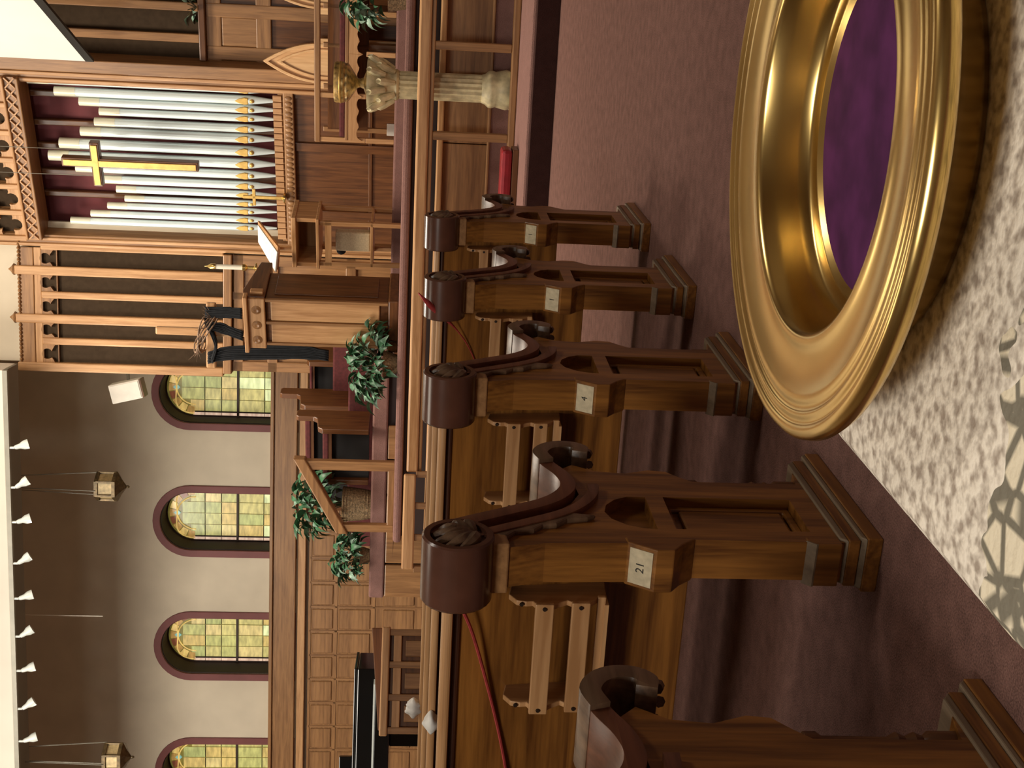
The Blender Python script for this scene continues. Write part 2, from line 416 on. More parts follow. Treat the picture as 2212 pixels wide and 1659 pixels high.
# wainscot
wc = thing('trim_1', None, None, WALL.o, A_W); struct(wc)
MB().box(-9, 3.2, -.05, .0, 0, 2.36).build('backing_board', 'oak_x', wc)
MB().box(-9, 3.2, -.11, 0, WALL.z(640, 1200), ZW).build('frieze_board', 'oak_x', wc, bevel=.008)
MB().box(-9, 3.2, -.15, 0, ZW - .03, ZW + .015).build('cap', 'oak_x', wc, bevel=.006)
MB().box(-9, 3.2, -.13, 0, WALL.z(662, 1200), WALL.z(646, 1200)).build('moulding', 'pale_oak_x', wc, bevel=.01)
zA1, zA0 = WALL.z(676, 1200), WALL.z(722, 1200); zB1, zB0 = WALL.z(735, 1200), WALL.z(800, 1330)
u0 = WALL.u(700, 1202); st = WALL.u(700, 1255) - u0
pa = MB().box(-.148, .148, -.02, .0, 0, zA1 - zA0).mesh('panel', 'oak_x')
pb = MB().box(-.148, .148, -.02, .0, 0, zB1 - zB0).mesh('panel', 'oak_x')
pm = abs(st)
for k in range(-3, 13):
    uc = u0 + st * .5 + st * (k - .0) + 0
    for me, z0 in ((pa, zA0), (pb, zB0), (pb, zB0 - .62)):
        o = inst(me, 'panel', wc, (uc, -.05, z0), (0, 0, 0), (1, 1, 1))
        bm = o.modifiers.new('bevel', 'BEVEL'); bm.width = .018; bm.segments = 1
for k in range(-3, 14): MB().box(u0 + st * k - .014, u0 + st * k + .014, -.062, -.05, .1, zA1 + .03).build('stile', 'oak_z', wc)
for zz in (zA0 - .045, zA1 + .03, zB0 - .05): MB().box(u0 + st * 13, u0 - st * 3, -.062, -.05, zz - .018, zz + .018).build('rail', 'oak_x', wc)

# bulkhead beam with the track lights
BO = PD(24, 1127, 14.0); BEAM = Frame((BO.x, BO.y, 0), A_W); zbm = BEAM.z(22, 1127)
bm_ = thing('trim_2', None, None, BEAM.o, A_W); struct(bm_)
ube = BEAM.u(10, 800)
MB().box(-9.5, ube, 0, .45, zbm + .03, 8.6).build('bulkhead', 'beam_paint', bm_, bevel=.01)
MB().box(-9.5, ube, .02, .43, zbm, zbm + .03).build('soffit', 'soffit_shade', bm_)
MB().box(-9.5, ube, -.02, .03, zbm - .02, zbm + .03).build('light_track', 'grey_metal', bm_)
TR = []
for i, (px, py) in enumerate(((30, 967), (36, 1053), (40, 1128), (44, 1217), (48, 1293), (53, 1375), (55, 1449), (60, 1531), (64, 1601))):
    uu = BEAM.u(px, py); L = BEAM.o + BEAM.d * uu
    t = thing('track_spotlight', 'white track spotlight hanging from the beam above the window wall', 'spotlight', (L.x, L.y, zbm - .02), A_W, 'track spotlights along the beam')
    MB().tube([(0, 0, 0), (0, 0, -.05)], .014, 8).build('stem', 'white_enamel', t)
    tilt = .55 if i % 2 else .25
    R_ = Matrix.Translation((0, 0, -.05)) @ Matrix.Rotation(-tilt, 4, 'Y') @ Matrix.Rotation(.35, 4, 'X') @ Matrix.Rotation(pi, 4, 'X')
    MB().lathe([(.018, 0), (.026, .02), (.03, .06), (.05, .10), (.056, .15), (.052, .152), (.04, .13)], 16, R_).build('lamp_head', 'white_enamel', t, True)
    tgt = ((-3.2, 11.8, 1.6), (-2.4, 14.2, 3.4), (-1.6, 13.4, 2.0), (-2.6, 14.3, 4.2), (-4.4, 14.7, 3.0), (-3.3, 12.4, 1.8), (-2.2, 14.1, 3.0), (-.9, 12.9, 1.6), (-4.2, 14.6, 4.2))[i]
    lt = spot('track_lamp', (0, 0, 0), (120, 130, 130, 120, 55, 110, 130, 130, 55)[i], (1.0, .92, .8), (0, 0, -1), 44, .7, .05)
    lt.parent = t; lt.location = (0, 0, -.24)
    dv = Matrix.Rotation(-A_W, 3, 'Z') @ (Vector(tgt) - Vector((L.x, L.y, zbm - .31)))
    lt.rotation_euler = dv.to_track_quat('-Z', 'Y').to_euler()

# ------------------------------------------------------------------ platform, steps
XR = 7.5
struct(MB().box(-9.0, XR, 9.6, 11.3, 0, .2).build('platform_step', 'platform_carpet', bevel=.02))
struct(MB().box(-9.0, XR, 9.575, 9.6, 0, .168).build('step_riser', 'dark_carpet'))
pf = thing('platform_front', None, None, (0, 0, 0)); struct(pf)
MB().box(-5.6, XR, 11.25, 11.6, .2, .385).build('carpet_base', 'platform_carpet', pf)
xs = [-5.6, -4.2, -2.95, -1.62, -.25, 1.1, 2.5, 3.9, 5.3, 6.7, XR]
for a, b_ in zip(xs[:-1], xs[1:]): MB().box(a + .004, b_ - .004, 11.255, 11.5, .385, .80).build('panel', 'dark_oak_x' if 0 else 'oak_x', pf, bevel=.006)
MB().box(-5.6, XR, 11.2, 11.5, .80, .855).build('ledge', 'pale_oak_x', pf, bevel=.012)
MB().box(-5.6, XR, 11.225, 11.26, .385, .41).build('moulding', 'oak_x', pf, bevel=.008)
struct(MB().box(-5.6, XR, 11.46, 18, .2, 1.08).build('platform_core', 'dark_reveal'))  # dark colour paints in the shadow beneath the overhanging nosing
struct(MB().box(-5.65, XR, 11.38, 18, 1.08, Z_PLAT).build('platform_floor', 'platform_carpet', bevel=.03))
struct(MB().box(-3.4, XR, 12.75, 18, Z_PLAT, Z_TIER).build('clergy_tier', 'platform_carpet', bevel=.02))
CH_ = Frame((PY(800, 870, 12.25).x, 12.25, 0), A_W)
ch = thing('choir_tier', None, None, CH_.o, A_W); struct(ch)
ul = CH_.u(806, 1292)
MB().box(ul, .9, 0, 2.8, Z_CHOIR - .16, Z_CHOIR).build('carpet_nosing', 'platform_carpet', ch, bevel=.02)
MB().box(ul + .02, .88, .05, 2.8, 0, Z_CHOIR - .16).build('core', 'dark_reveal', ch)
np_ = 5
for k in range(np_):
    a = ul + (1.9) * k / np_; b_ = ul + 1.9 * (k + 1) / np_
    MB().box(a + .01, b_ - .01, .01, .06, .1, Z_CHOIR - .165).build('panel', 'oak_z', ch, bevel=.01)
struct(MB().box(-12, -9.0, 9.6, 14.5, 0, .2).build('side_step', 'platform_carpet', bevel=.02))
struct(MB().box(-13.5, -6.4, 10.6, 13.2, 0, .49).build('music_platform', 'platform_carpet', bevel=.02))

# communion rail
cr = thing('communion_rail', 'long oak communion rail with square posts on the front step', 'rail', (-2, 10.8, .2))
MB().box(-2.6, XR + 1.9, -.06, .06, .735, .84).build('top_rail', 'pale_oak_x', cr, bevel=.018)
MB().box(-2.6, XR + 1.9, -.04, .04, .70, .735).build('under_rail', 'oak_x', cr, bevel=.01)
MB().box(-2.6, XR + 1.9, -.045, .045, 0, .06).build('bottom_rail', 'oak_x', cr, bevel=.012)
pst = MB().box(-.035, .035, -.035, .035, .06, .70).mesh('post', 'oak_z')
for k in range(-3, 12):
    xx = -.747 + .747 * k + 2
    if -2.58 < xx < 9: inst(pst, 'post', cr, (xx, 0, 0)).modifiers.new('bevel', 'BEVEL').width = .006
q0 = PY(878, 1013, 10.75); q1 = PY(867, 1218, 10.45)
c2 = thing('choir_rail', 'shorter oak rail with balusters running on from the long communion rail', 'rail', (q0.x - .05, q0.y, .2), atan2(q0.y - q1.y, q0.x - q1.x))
ln = hypot(q1.x - q0.x, q1.y - q0.y)
MB().box(-ln, 0, -.05, .05, .75, .862).build('top_rail', 'pale_oak_x', c2, bevel=.015)
MB().box(-ln, 0, -.03, .03, .0, .06).build('bottom_rail', 'oak_x', c2, bevel=.01)
for k in range(4): MB().box(-ln * k / 3 - .03, -ln * k / 3 + .03, -.03, .03, .06, .75).build('baluster', 'oak_z', c2, bevel=.006)
MB().box(-ln, 0, -.02, .02, .62, .66).build('mid_rail', 'oak_x', c2)

# ------------------------------------------------------------------ organ
og = thing('pipe_organ', 'pipe organ with white pipes in a carved oak case', 'organ', (ORG.o.x, ORG.o.y, Z_TIER), A_O)
def OZ(x, y, off=0): return ORG.z(x, y, off) - Z_TIER
W_ = ORGW
zsh = OZ(605, 340); zc0 = OZ(55, 330)      # shelf, cornice underside
zc0 = OZ(88, 440)
MB().box(-.05, W_ + .05, .30, .36, 0, 6.2 - Z_TIER + .6).build('back_board', 'maroon_backing', og)
for k, yy in enumerate((200, 262, 312, 368, 415)):
    uu = ORG.u(100, yy, .25); MB().box(uu - .035, uu + .035, .22, .28, zsh, zc0 + .02).build('rear_batten', 'dark_oak_z', og, bevel=.012)
for s_, u_, wd in ((0, -.04, .15), (1, W_ + .02, .17)):
    MB().box(u_ - wd / 2, u_ + wd / 2, -.06, .30, 0, 5.6).build('case_post', 'oak_z', og, bevel=.012)
    for dx in (-.045, .03): MB().box(u_ + dx - .02, u_ + dx + .02, -.085, -.05, 0, 5.6).build('bead', 'pale_oak_z', og, bevel=.01)
MB().box(W_ + .08, W_ + .22, -.10, .30, 0, 5.6).build('case_return', 'oak_z', og, bevel=.01)
PIPES = [(196, 60, 17), (218.5, 119, 19), (238, 172, 18), (257.7, 215, 16), (280, 205, 18), (301.4, 175, 20), (328.5, 130, 22), (355.6, 107, 22), (379.7, 165, 19), (402.4, 221, 18), (422, 252, 16), (441.5, 270, 14), (458, 233, 15), (476, 197, 15), (493, 154, 16)]
for i, (py, tx, wpx) in enumerate(PIPES):
    uu = ORG.u(595, py, .05); zt = OZ(tx, py - 16, .05); rr = .45 * wpx * 13.9 / FPX * 1.12
    zm = OZ(540, py, .05); zf = OZ(598, py, .05)
    p = thing('pipe', None, None); del_ = p
    p.parent = og; p.location = (uu, .05, 0)
    MB().lathe([(rr, zm), (rr, zt - .22)], 20).build('barrel', 'pipe_metal', p, True)
    MB().lathe([(rr * 1.03, zt - .22), (rr * 1.03, zt), (rr * .9, zt), (rr * .9, zt - .05)], 20).build('cap', 'pipe_cap', p, True)
    MB().lathe([(rr * .28, zf), (rr * .98, zm - .01), (rr, zm)], 20).build('foot', 'pipe_metal', p, True)
    hm = .13
    MB().prism([(-rr * .7, zm + .015), (rr * .7, zm + .015), (rr * .78, zm + hm * .4), (rr * .55, zm + hm * .85), (0, zm + hm + .03), (-rr * .55, zm + hm * .85), (-rr * .78, zm + hm * .4)], 'y', -rr * 1.04, -rr * .4).build('mouth', 'gold_leaf', p, bevel=.004)
    MB().ball((0, -rr * .8, zm - .025), rr * .5, rr * .35, .028).build('lip', 'gold_leaf', p, True)
MB().box(.05, W_ - .05, -.03, .25, zsh - .06, zsh).build('toe_board', 'oak_x', og, bevel=.01)
db = MB().box(-.03, .03, -.055, -.02, 0, .09).mesh('dentil', 'pale_oak_z')
for k in range(24): inst(db, 'dentil', og, (.12 + (W_ - .24) * k / 23, 0, zsh - .04))
zcb = OZ(640, 380)
MB().box(.03, W_ - .03, -.08, .25, zcb, zsh - .06).build('carved_frieze', 'oak_x', og, bevel=.012)
for k in range(30): 
    uu = .1 + (W_ - .2) * k / 29
    MB().ball((uu, -.085, (zcb + zsh - .06) / 2), .025, .012, .04, 8, 5).build('carving', 'oak_z', og, True)
MB().box(.03, W_ - .03, .0, .06, 0, zcb).build('base_panel', 'dark_oak_z', og)
for uu in (ORG.u(700, 205), ORG.u(700, 318), ORG.u(700, 462)): MB().box(uu - .05, uu + .05, -.03, .02, 0, zcb).build('stile', 'dark_oak_z', og, bevel=.008)
MB().box(.03, W_ - .03, -.02, .02, OZ(800, 380) - .02, OZ(800, 380) + .02).build('rail', 'dark_oak_x', og, bevel=.006)
# carved cornice and quatrefoil screen
MB().box(0, W_, -.14, .2, zc0, zc0 + .035).build('cornice_board', 'oak_x', og, bevel=.01)
MB().box(0, W_, -.10, .1, zc0 + .035, zc0 + .155).build('lattice_band', 'oak_x', og)
MB().box(0, W_, -.14, .1, zc0 + .155, zc0 + .18).build('cornice_bead', 'pale_oak_x', og, bevel=.01)
n = 16
for k in range(n):
    c = W_ * (k + .5) / n
    for s_ in (-1, 1):
        MB().box(-.078, .078, -.125, -.10, -.007, .007, Matrix.Translation((c, 0, zc0 + .095)) @ Matrix.Rotation(s_ * .75, 4, 'Y')).build('lattice_bar', 'pale_oak_x', og)
nq = 6; qw = W_ / nq
def quatre(c, z, r, n=10):
    p = []
    for q in range(4):
        a0 = pi / 2 * q; cx, cz = c + r * .62 * cos(a0), z + r * .62 * sin(a0)
        for j in range(n):
            a = a0 - radians(118) + radians(236) * j / (n - 1); p.append((cx + r * .46 * cos(a), cz + r * .46 * sin(a)))
    return p
for k in range(nq):
    c = qw * (k + .5); z0 = zc0 + .18
    MB().prism([(c - qw / 2 + .03, z0), (c + qw / 2 - .03, z0), (c + qw / 2 - .03, z0 + .62), (c - qw / 2 + .03, z0 + .62)], 'y', -.08, -.04, [quatre(c, z0 + .20, .155)]).build('quatrefoil_panel', 'pale_oak_x', og, bevel=.004)
    MB().box(c - qw / 2 - .03, c - qw / 2 + .03, -.11, 0, z0, z0 + .9).build('mullion', 'pale_oak_z', og, bevel=.008)
MB().box(0, W_, .0, .05, zc0 + .18, zc0 + 1.2).build('screen_backing', 'dark_cloth', og)

# wall above and screen to the left of the organ
sw = thing('wall_chancel', None, None, SCR.o, A_W); struct(sw)
uLft = SCR.u(400, 797)
MB().box(uLft + .02, .15, .10, 3.2, 0, 8.6).build('plaster', 'plaster', sw)
sn = thing('organ_screen', 'tall oak screen with dark cloth bays and carved top beside the organ pipes', 'screen', (SCR.o.x, SCR.o.y, Z_TIER), A_W)
def SZ(x, y, off=0): return SCR.z(x, y, off) - Z_TIER
z_s = SZ(484, 660); z_t = SZ(92, 660); z_c = SZ(45, 660)
PO = [SCR.u(300, y) for y in (539, 591, 643, 694, 742, 797)]
URT = -.14
MB().box(uLft, URT, .02, .08, z_s, z_t).build('dark_cloth', 'dark_cloth', sn)
MB().box(uLft, URT, -.02, .1, z_t, SZ(76, 660)).build('head_board', 'pale_oak_x', sn, bevel=.008)
MB().box(uLft, URT, -.03, .1, SZ(76, 660), z_c).build('carved_cornice', 'oak_x', sn, bevel=.01)
for k in range(34):
    uu = uLft + (0 - uLft) * (k + .5) / 34
    MB().ball((uu, -.02, z_c), .026, .04, .022, 8, 5).build('cresting', 'oak_z', sn, True)
for k, uu in enumerate(PO):
    top = SZ(36, 660) if k in (1, 3) else (SZ(42, 797) if k == 5 else z_t)
    ww = .052 if k in (1, 3, 5) else .04
    MB().box(uu - ww, uu + ww, -.06 if k in (1, 3, 5) else -.04, .06, z_s, top).build('post', 'pale_oak_z', sn, bevel=.014)
    if k in (1, 3): MB().lathe([(.06, top), (.07, top + .02), (.03, top + .05), (.005, top + .08)], 8, Matrix.Translation((uu, 0, 0))).build('finial', 'oak_z', sn)
zh = SZ(115, 660)
for a, b_ in zip(PO[:-1], PO[1:]):
    lo, hi = min(a, b_) + .04, max(a, b_) - .04; c = (lo + hi) / 2; hw = (hi - lo) / 2
    tre = [(c + .062 * cos(t), zh + .075 + .062 * sin(t)) for t in [radians(-60 + 300 * j / 13) for j in range(14)]]
    hole = [(lo + .005, zh - .05), (hi - .005, zh - .05), (hi - .005, zh - .015), (c + .045, zh + .02)] + tre[0:13] + [(c - .045, zh + .02), (lo + .005, zh - .015)]
    MB().prism([(lo, zh - .06), (hi, zh - .06), (hi, z_t), (lo, z_t)], 'y', -.02, .02, [hole]).build('tracery', 'oak_x', sn)
MB().box(uLft - .03, URT, -.09, .1, z_s - .10, z_s).build('sill', 'oak_x', sn, bevel=.012)
MB().box(uLft, URT, .0, .1, 0, z_s - .1).build('lower_board', 'oak_z', sn)
for a, b_, t_, bt in ((uLft, uLft + .12, z_s - .1, 0), (-.26, URT, z_s - .1, 0), (SCR.u(560, 640) - .05, SCR.u(560, 640) + .05, z_s - .1, 0)):
    MB().box(a, b_, -.04, .0, bt, t_).build('stile', 'oak_z', sn, bevel=.01)
for zz in (z_s - .17, SZ(590, 700), SZ(755, 760)): MB().box(uLft, URT, -.04, 0, zz - .06, zz + .06).build('rail', 'oak_x', sn, bevel=.01)

uu = SCR.u(745, 735, -.05); MB().box(uu - .045, uu + .045, -.05, -.035, SZ(757, 735), SZ(733, 735)).build('notice_card', 'paper', sn)
# right of the organ
RW0 = ORG.o + ORG.d * (ORGW + .24); RWG = Frame((RW0.x, RW0.y + .12, 0), radians(-5))
rw = thing('organ_wing', 'dark cloth bays over oak panels at the other side of the organ', 'screen', (RWG.o.x, RWG.o.y, Z_TIER), radians(-5))
def RZ_(x, y): return RWG.z(x, y) - Z_TIER
zs_ = RZ_(432, 80)
MB().box(0, 3.5, .02, .1, zs_, 6.5).build('dark_cloth', 'dark_cloth', rw)
for py in (132, 76, 8): 
    uu = RWG.u(300, py); MB().box(uu - .045, uu + .045, -.04, .05, zs_, 6.5).build('post', 'oak_z', rw, bevel=.012)
MB().box(0, 3.5, -.08, .1, zs_ - .07, zs_).build('sill', 'dark_oak_x', rw, bevel=.01)
MB().box(0, 3.5, .02, .1, 0, zs_ - .07).build('lower_board', 'dark_oak_z', rw)
for a, b_ in ((130, 100), (38, 8)):
    ua, ub = RWG.u(500, a), RWG.u(500, b_)
    MB().box(ua, ub, -.02, .03, 0, zs_ - .07).build('stile', 'oak_z', rw, bevel=.01)
MB().box(RWG.u(500, 102), RWG.u(500, 36), -.005, .03, RZ_(560, 70), RZ_(478, 70)).build('panel', 'oak_z', rw, bevel=.02)
for xx in (462, 570): MB().box(0, 3.5, -.014, .03, RZ_(xx, 70) - .08, RZ_(xx, 70) + .08).build('rail', 'oak_x', rw, bevel=.01)
struct(MB().box(RW0.x, 9, 14.2, 14.4, 0, 8.6).build('wall_chancel_right', 'plaster'))

# projection screen
c0 = PD(203, 131, 12.4); c1 = PD(95, 0, 12.4 * (914 - 203) / (918 - 95.))
ps_a = atan2(c1.y - c0.y, c1.x - c0.x)
ps = thing('projection_screen', 'large white projection screen with a black lower edge hung at an angle', 'screen', (c0.x, c0.y, c0.z), ps_a)
MB().box(0, 3.0, -.01, .01, .08, 2.6).build('white_surface', 'screen_white', ps)
MB().box(0, 3.0, -.014, .014, 0, .08).build('black_border', 'black_trim', ps)
MB().box(-.0, 3.0, -.05, .05, 2.6, 2.72).build('roller_case', 'white_paint', ps, bevel=.01)
for xx in (.3, 2.7): MB().tube([(xx, 0, 2.7), (xx, 0, 8.6 - c0.z)], .006, 6).build('hanger', 'grey_metal', ps)

# ------------------------------------------------------------------ pews
def offset_path(pts, t):
    out = []
    for i, p in enumerate(pts):
        a = Vector(pts[max(i - 1, 0)]); b = Vector(pts[min(i + 1, len(pts) - 1)]); d = (b - a).normalized()
        out.append((p[0] + d.y * t, p[1] - d.x * t))
    return out
def smooth_path(p, n=4):
    out = []
    for i in range(len(p) - 1):
        p0, p1, p2, p3 = (Vector(p[max(i - 1, 0)]), Vector(p[i]), Vector(p[i + 1]), Vector(p[min(i + 2, len(p) - 1)]))
        for k in range(n):
            t = k / n
            q = .5 * ((2 * p1) + (p2 - p0) * t + (2 * p0 - 5 * p1 + 4 * p2 - p3) * t * t + (3 * p1 - p0 - 3 * p2 + p3) * t ** 3)
            out.append(tuple(q))
    out.append(tuple(p[-1])); return out
PEWL = 3.3
def make_pew():
    t = thing('pew', 'x', 'pew')
    body = [(.01, .08), (.01, .42), (-.01, .445), (-.012, .56), (-.02, .72), (-.045, .80), (-.05, .84), (.0, .85), (.041, .80), (.09, .716), (.179, .645), (.229, .622), (.314, .63), (.37, .65), (.40, .62), (.365, .57), (.355, .50), (.378, .44), (.372, .40), (.34, .372), (.315, .346), (.315, .10), (.38, .09), (.38, .08)]
    rect = [(.06, .14), (.225, .14), (.225, .432), (.06, .432)]
    ar = [(.058, .472), (.222, .472), (.222, .515), (.205, .545), (.175, .568), (.14, .576), (.105, .565), (.075, .535), (.06, .50)]
    MB().prism(body, 'x', -.105, -.048).build('end_core', 'pew_oak_z', t)
    MB().prism(body, 'x', -.048, -.015, [rect, ar]).build('end_panel', 'pew_oak_z', t)
    fr = [(.078, .158), (.207, .158), (.207, .414), (.078, .414)]
    MB().prism(rect, 'x', -.05, -.038, [fr]).build('panel_moulding', 'pew_oak_z', t, bevel=.004)
    MB().box(-.05, -.036, .085, .20, .165, .40).build('raised_field', 'pew_oak_z', t, bevel=.006)
    up = smooth_path([(-.02, .955), (.02, .945), (.05, .905), (.085, .845), (.12, .785), (.16, .72), (.20, .682), (.245, .664), (.295, .672), (.345, .695), (.385, .71)])
    lo = offset_path(up, .036)
    MB().prism(up + lo[::-1], 'x', -.118, .004).build('crest', 'crest_wood', t, 'auto', .004)
    # arm scroll
    sp = smooth_path([(.36, .70), (.41, .712), (.455, .69), (.478, .648), (.472, .605), (.445, .58), (.412, .585)])
    MB().prism(offset_path(sp, -.002) + offset_path(sp, .034)[::-1], 'x', -.128, .014).build('arm_scroll', 'carved_wood', t, 'auto', .006)
    for j in range(5):
        x0 = -.107 + .0245 * j; pth = []
        for k in range(8, len(sp) - 3):
            d_ = (Vector(sp[k + 1]) - Vector(sp[k - 1])).normalized(); n_ = Vector((-d_.y, d_.x)); w_ = .004 + .004 * sin(k * 1.3 + j * 2.1)
            pth.append((x0 + .006 * sin(k * .8 + j), sp[k][0] + n_.x * w_, sp[k][1] + n_.y * w_))
        MB().tube(pth, [.0085 + .0035 * sin(i * 1.1 + j * 1.7) for i in range(len(pth))], 7).build('carved_leaf', 'carved_wood', t, True)
    up2 = up[2:30]
    bead = offset_path(up2, .062); bead2 = offset_path(up2, .088)
    MB().prism(bead + bead2[::-1], 'x', -.02, .0).build('crest_bead', 'crest_wood', t, 'auto', .006)
    # back scroll
    R_ = Matrix.Translation((.01, -.035, .90)) @ Matrix.Rotation(-pi / 2, 4, 'Y')
    MB().lathe([(.05, .145), (.070, .145), (.074, .14), (.074, .004), (.070, 0), (.058, 0), (.056, .014), (.001, .014)], 40, R_, False).build('back_scroll', 'scroll_wood', t, True)
    MB().lathe([(.001, .144), (.071, .1445)], 24, R_, False).build('scroll_end', 'scroll_wood', t)
    for k in range(7):
        a0 = radians(-20 + 34 * k); root = (-.035 + .022, .90 - .036)
        e = (-.035 + .052 * cos(a0), .90 + .052 * sin(a0)); mid = ((root[0] + e[0]) / 2 + .012 * cos(a0 + .9), (root[1] + e[1]) / 2 + .012 * sin(a0 + .9))
        MB().tube(smooth_path([(-.002, root[0], root[1]), (.006, mid[0], mid[1]), (-.001, e[0], e[1])], 5), [.006, .009, .012, .014, .0145, .015, .014, .012, .010, .008, .005], 8).build('carved_leaf', 'carved_wood', t, True)
    MB().prism([(-.048, .795), (.0, .80), (.005, .835), (-.05, .832)], 'x', -.118, -.004).build('neck_block', 'oak_y', t, bevel=.004)
    # carved vine under the crest
    vine = [(-.005, .835), (.03, .79), (.06, .735), (.085, .70), (.11, .665), (.10, .60), (.085, .62), (.075, .665), (.05, .69), (.045, .72), (.022, .74), (.012, .78), (-.012, .80)]
    MB().prism(vine, 'x', -.017, -.003).build('carved_vine', 'carved_wood', t, bevel=.005)
    # plinth
    MB().box(-.126, .0, .0, .475, 0, .034).build('plinth', 'pew_oak_y', t, bevel=.003)
    MB().prism([(.0, .034), (.475, .034), (.462, .046), (.013, .046)], 'x', -.12, -.002).build('plinth_moulding', 'worn_wood', t, bevel=.003)
    MB().box(-.116, -.008, .006, .445, .046, .072).build('plinth_block', 'pew_oak_y', t, bevel=.003)
    MB().prism([(.006, .072), (.445, .072), (.425, .088), (.02, .088)], 'x', -.112, -.009).build('plinth_cap', 'worn_wood', t, bevel=.003)
    MB().prism([(-.004, .088), (.03, .088), (.03, .16), (.012, .16), (-.004, .142)], 'x', -.112, -.013).build('foot_block', 'pew_oak_z', t, bevel=.003)
    MB().prism([(-.005, .141), (.012, .159), (.012, .163), (-.006, .145)], 'x', -.112, -.013).build('foot_chamfer', 'worn_wood', t)
    C_ = Matrix.Translation((-.045, .345, 0))
    MB().lathe([(.022, .09), (.022, .14), (.014, .15), (.02, .165), (.013, .18), (.02, .195), (.012, .21), (.013, .32), (.02, .33), (.02, .35)], 14, C_).build('colonnette', 'dark_oak_z', t, True)
    # name plate bracket
    MB().prism([(.01, .40), (-.018, .432), (-.048, .455), (-.05, .492), (-.012, .548), (.012, .55)], 'x', -.11, -.012).build('bracket', 'pew_oak_z', t, bevel=.003)
    sl = atan2(.038, .056)
    pl_ = MB().box(-.04, .04, -.002, 0, -.026, .026).build('name_plate', 'paper', t)
    pl_.location = (-.061, -.031, .520); pl_.rotation_euler = (-sl, 0, 0)
    # back, seat
    xa, xb = -PEWL, -.10
    MB().prism([(.055, .395), (.08, .395), (.02, .90), (-.008, .90)], 'x', xa, xb).build('back', 'pew_oak_x', t, bevel=.003)
    MB().prism([(-.030, .903), (-.030, .918), (-.022, .926), (.025, .926), (.034, .918), (.034, .903)], 'x', xa, xb).build('top_rail', 'pale_oak_x', t, bevel=.006)
    MB().prism([(-.014, .886), (-.014, .904), (.03, .904), (.03, .886)], 'x', xa, xb).build('under_rail', 'under_rail_shade', t, bevel=.006)  # dark strip painting the shadow under the top rail
    MB().box(xa, xb, .075, .47, .40, .428).build('seat', 'pew_oak_x', t, bevel=.008)
    MB().box(xa, xa + .06, .06, .42, 0, .88).build('far_end', 'pew_oak_z', t, bevel=.005)
    MB().box(-1.75, -1.71, .10, .42, 0, .40).build('seat_support', 'pew_oak_z', t)
    # hymn book rack
    rk = thing('book_rack', None, None); rk.parent = t
    br = [(.045, .775), (-.03, .79), (-.055, .775), (-.06, .755), (-.058, .742), (-.072, .735), (-.072, .70), (-.064, .69), (-.052, .67), (-.062, .658), (-.062, .625), (-.045, .61), (-.03, .595), (-.015, .585), (.045, .58)]
    for xx in (-.135, -.375):
        MB().prism(br, 'x', xx - .006, xx + .006).build('rack_side', 'pale_oak_z', rk, bevel=.002)
    for z0, z1, y0 in ((.70, .738, -.076), (.624, .662, -.068)):
        MB().box(-.385, -.125, y0 - .004, y0 + .008, z0, z1).build('slat', 'pale_oak_x', rk, bevel=.002)
    MB().box(-.385, -.125, -.045, -.034, .588, .605).build('slat', 'pale_oak_x', rk, bevel=.002)
    MB().box(-.37, -.14, -.05, .06, .582, .59).build('rack_floor', 'pale_oak_x', rk)
    sc_ = MB().lathe([(.0001, 0), (.005, 0), (.004, .003), (.0001, .003)], 8, Matrix.Rotation(pi / 2, 4, 'X'), False).mesh('screw', 'screw')
    for xx in (-.135, -.375):
        for z0, y0 in ((.719, -.080), (.643, -.072), (.765, -.0605)): inst(sc_, 'screw', rk, (xx, y0, z0))
    return t
pew0 = make_pew()
PEWS = []
LBL = ['oak pew with carved scroll end right beside the lace covered table', 'oak pew with red ribbon trailing along its back and 21 on its plate', 'middle oak pew of five, between the two pews that carry red ribbons', 'oak pew with red ribbon tied over its scroll end', 'foremost oak pew facing the communion rail and red kneeler']
for k in range(5):
    t = pew0 if k == 0 else copytree(pew0)
    t['label'] = LBL[k]; t['group'] = 'oak pews in a row beside the aisle'
    t.location = (-1.123 + .0205 * (k - 1), 2.328 + .976 * (k - 1), 0)
    PEWS.append(t)
def numeral(pew, txt):
    pl_ = [c for c in pew.children if c.name.startswith('name_plate')][0]
    cu = bpy.data.curves.new('numeral', 'FONT'); cu.body = txt; cu.size = .026; cu.align_x = 'CENTER'; cu.align_y = 'CENTER'
    tmp = bpy.data.objects.new('tmp_text', cu); COL.objects.link(tmp)
    me = bpy.data.meshes.new_from_object(tmp.evaluated_get(bpy.context.evaluated_depsgraph_get()))
    bpy.data.objects.remove(tmp); me.materials.clear(); me.materials.append(M_['ink'])
    o = bpy.data.objects.new('numeral', me); COL.objects.link(o); o.parent = pl_
    o.location = (0, -.0026, 0); o.rotation_euler = (pi / 2, 0, 0)
numeral(PEWS[1], '21'); numeral(PEWS[2], '4'); numeral(PEWS[3], '1'); numeral(PEWS[4], '1')

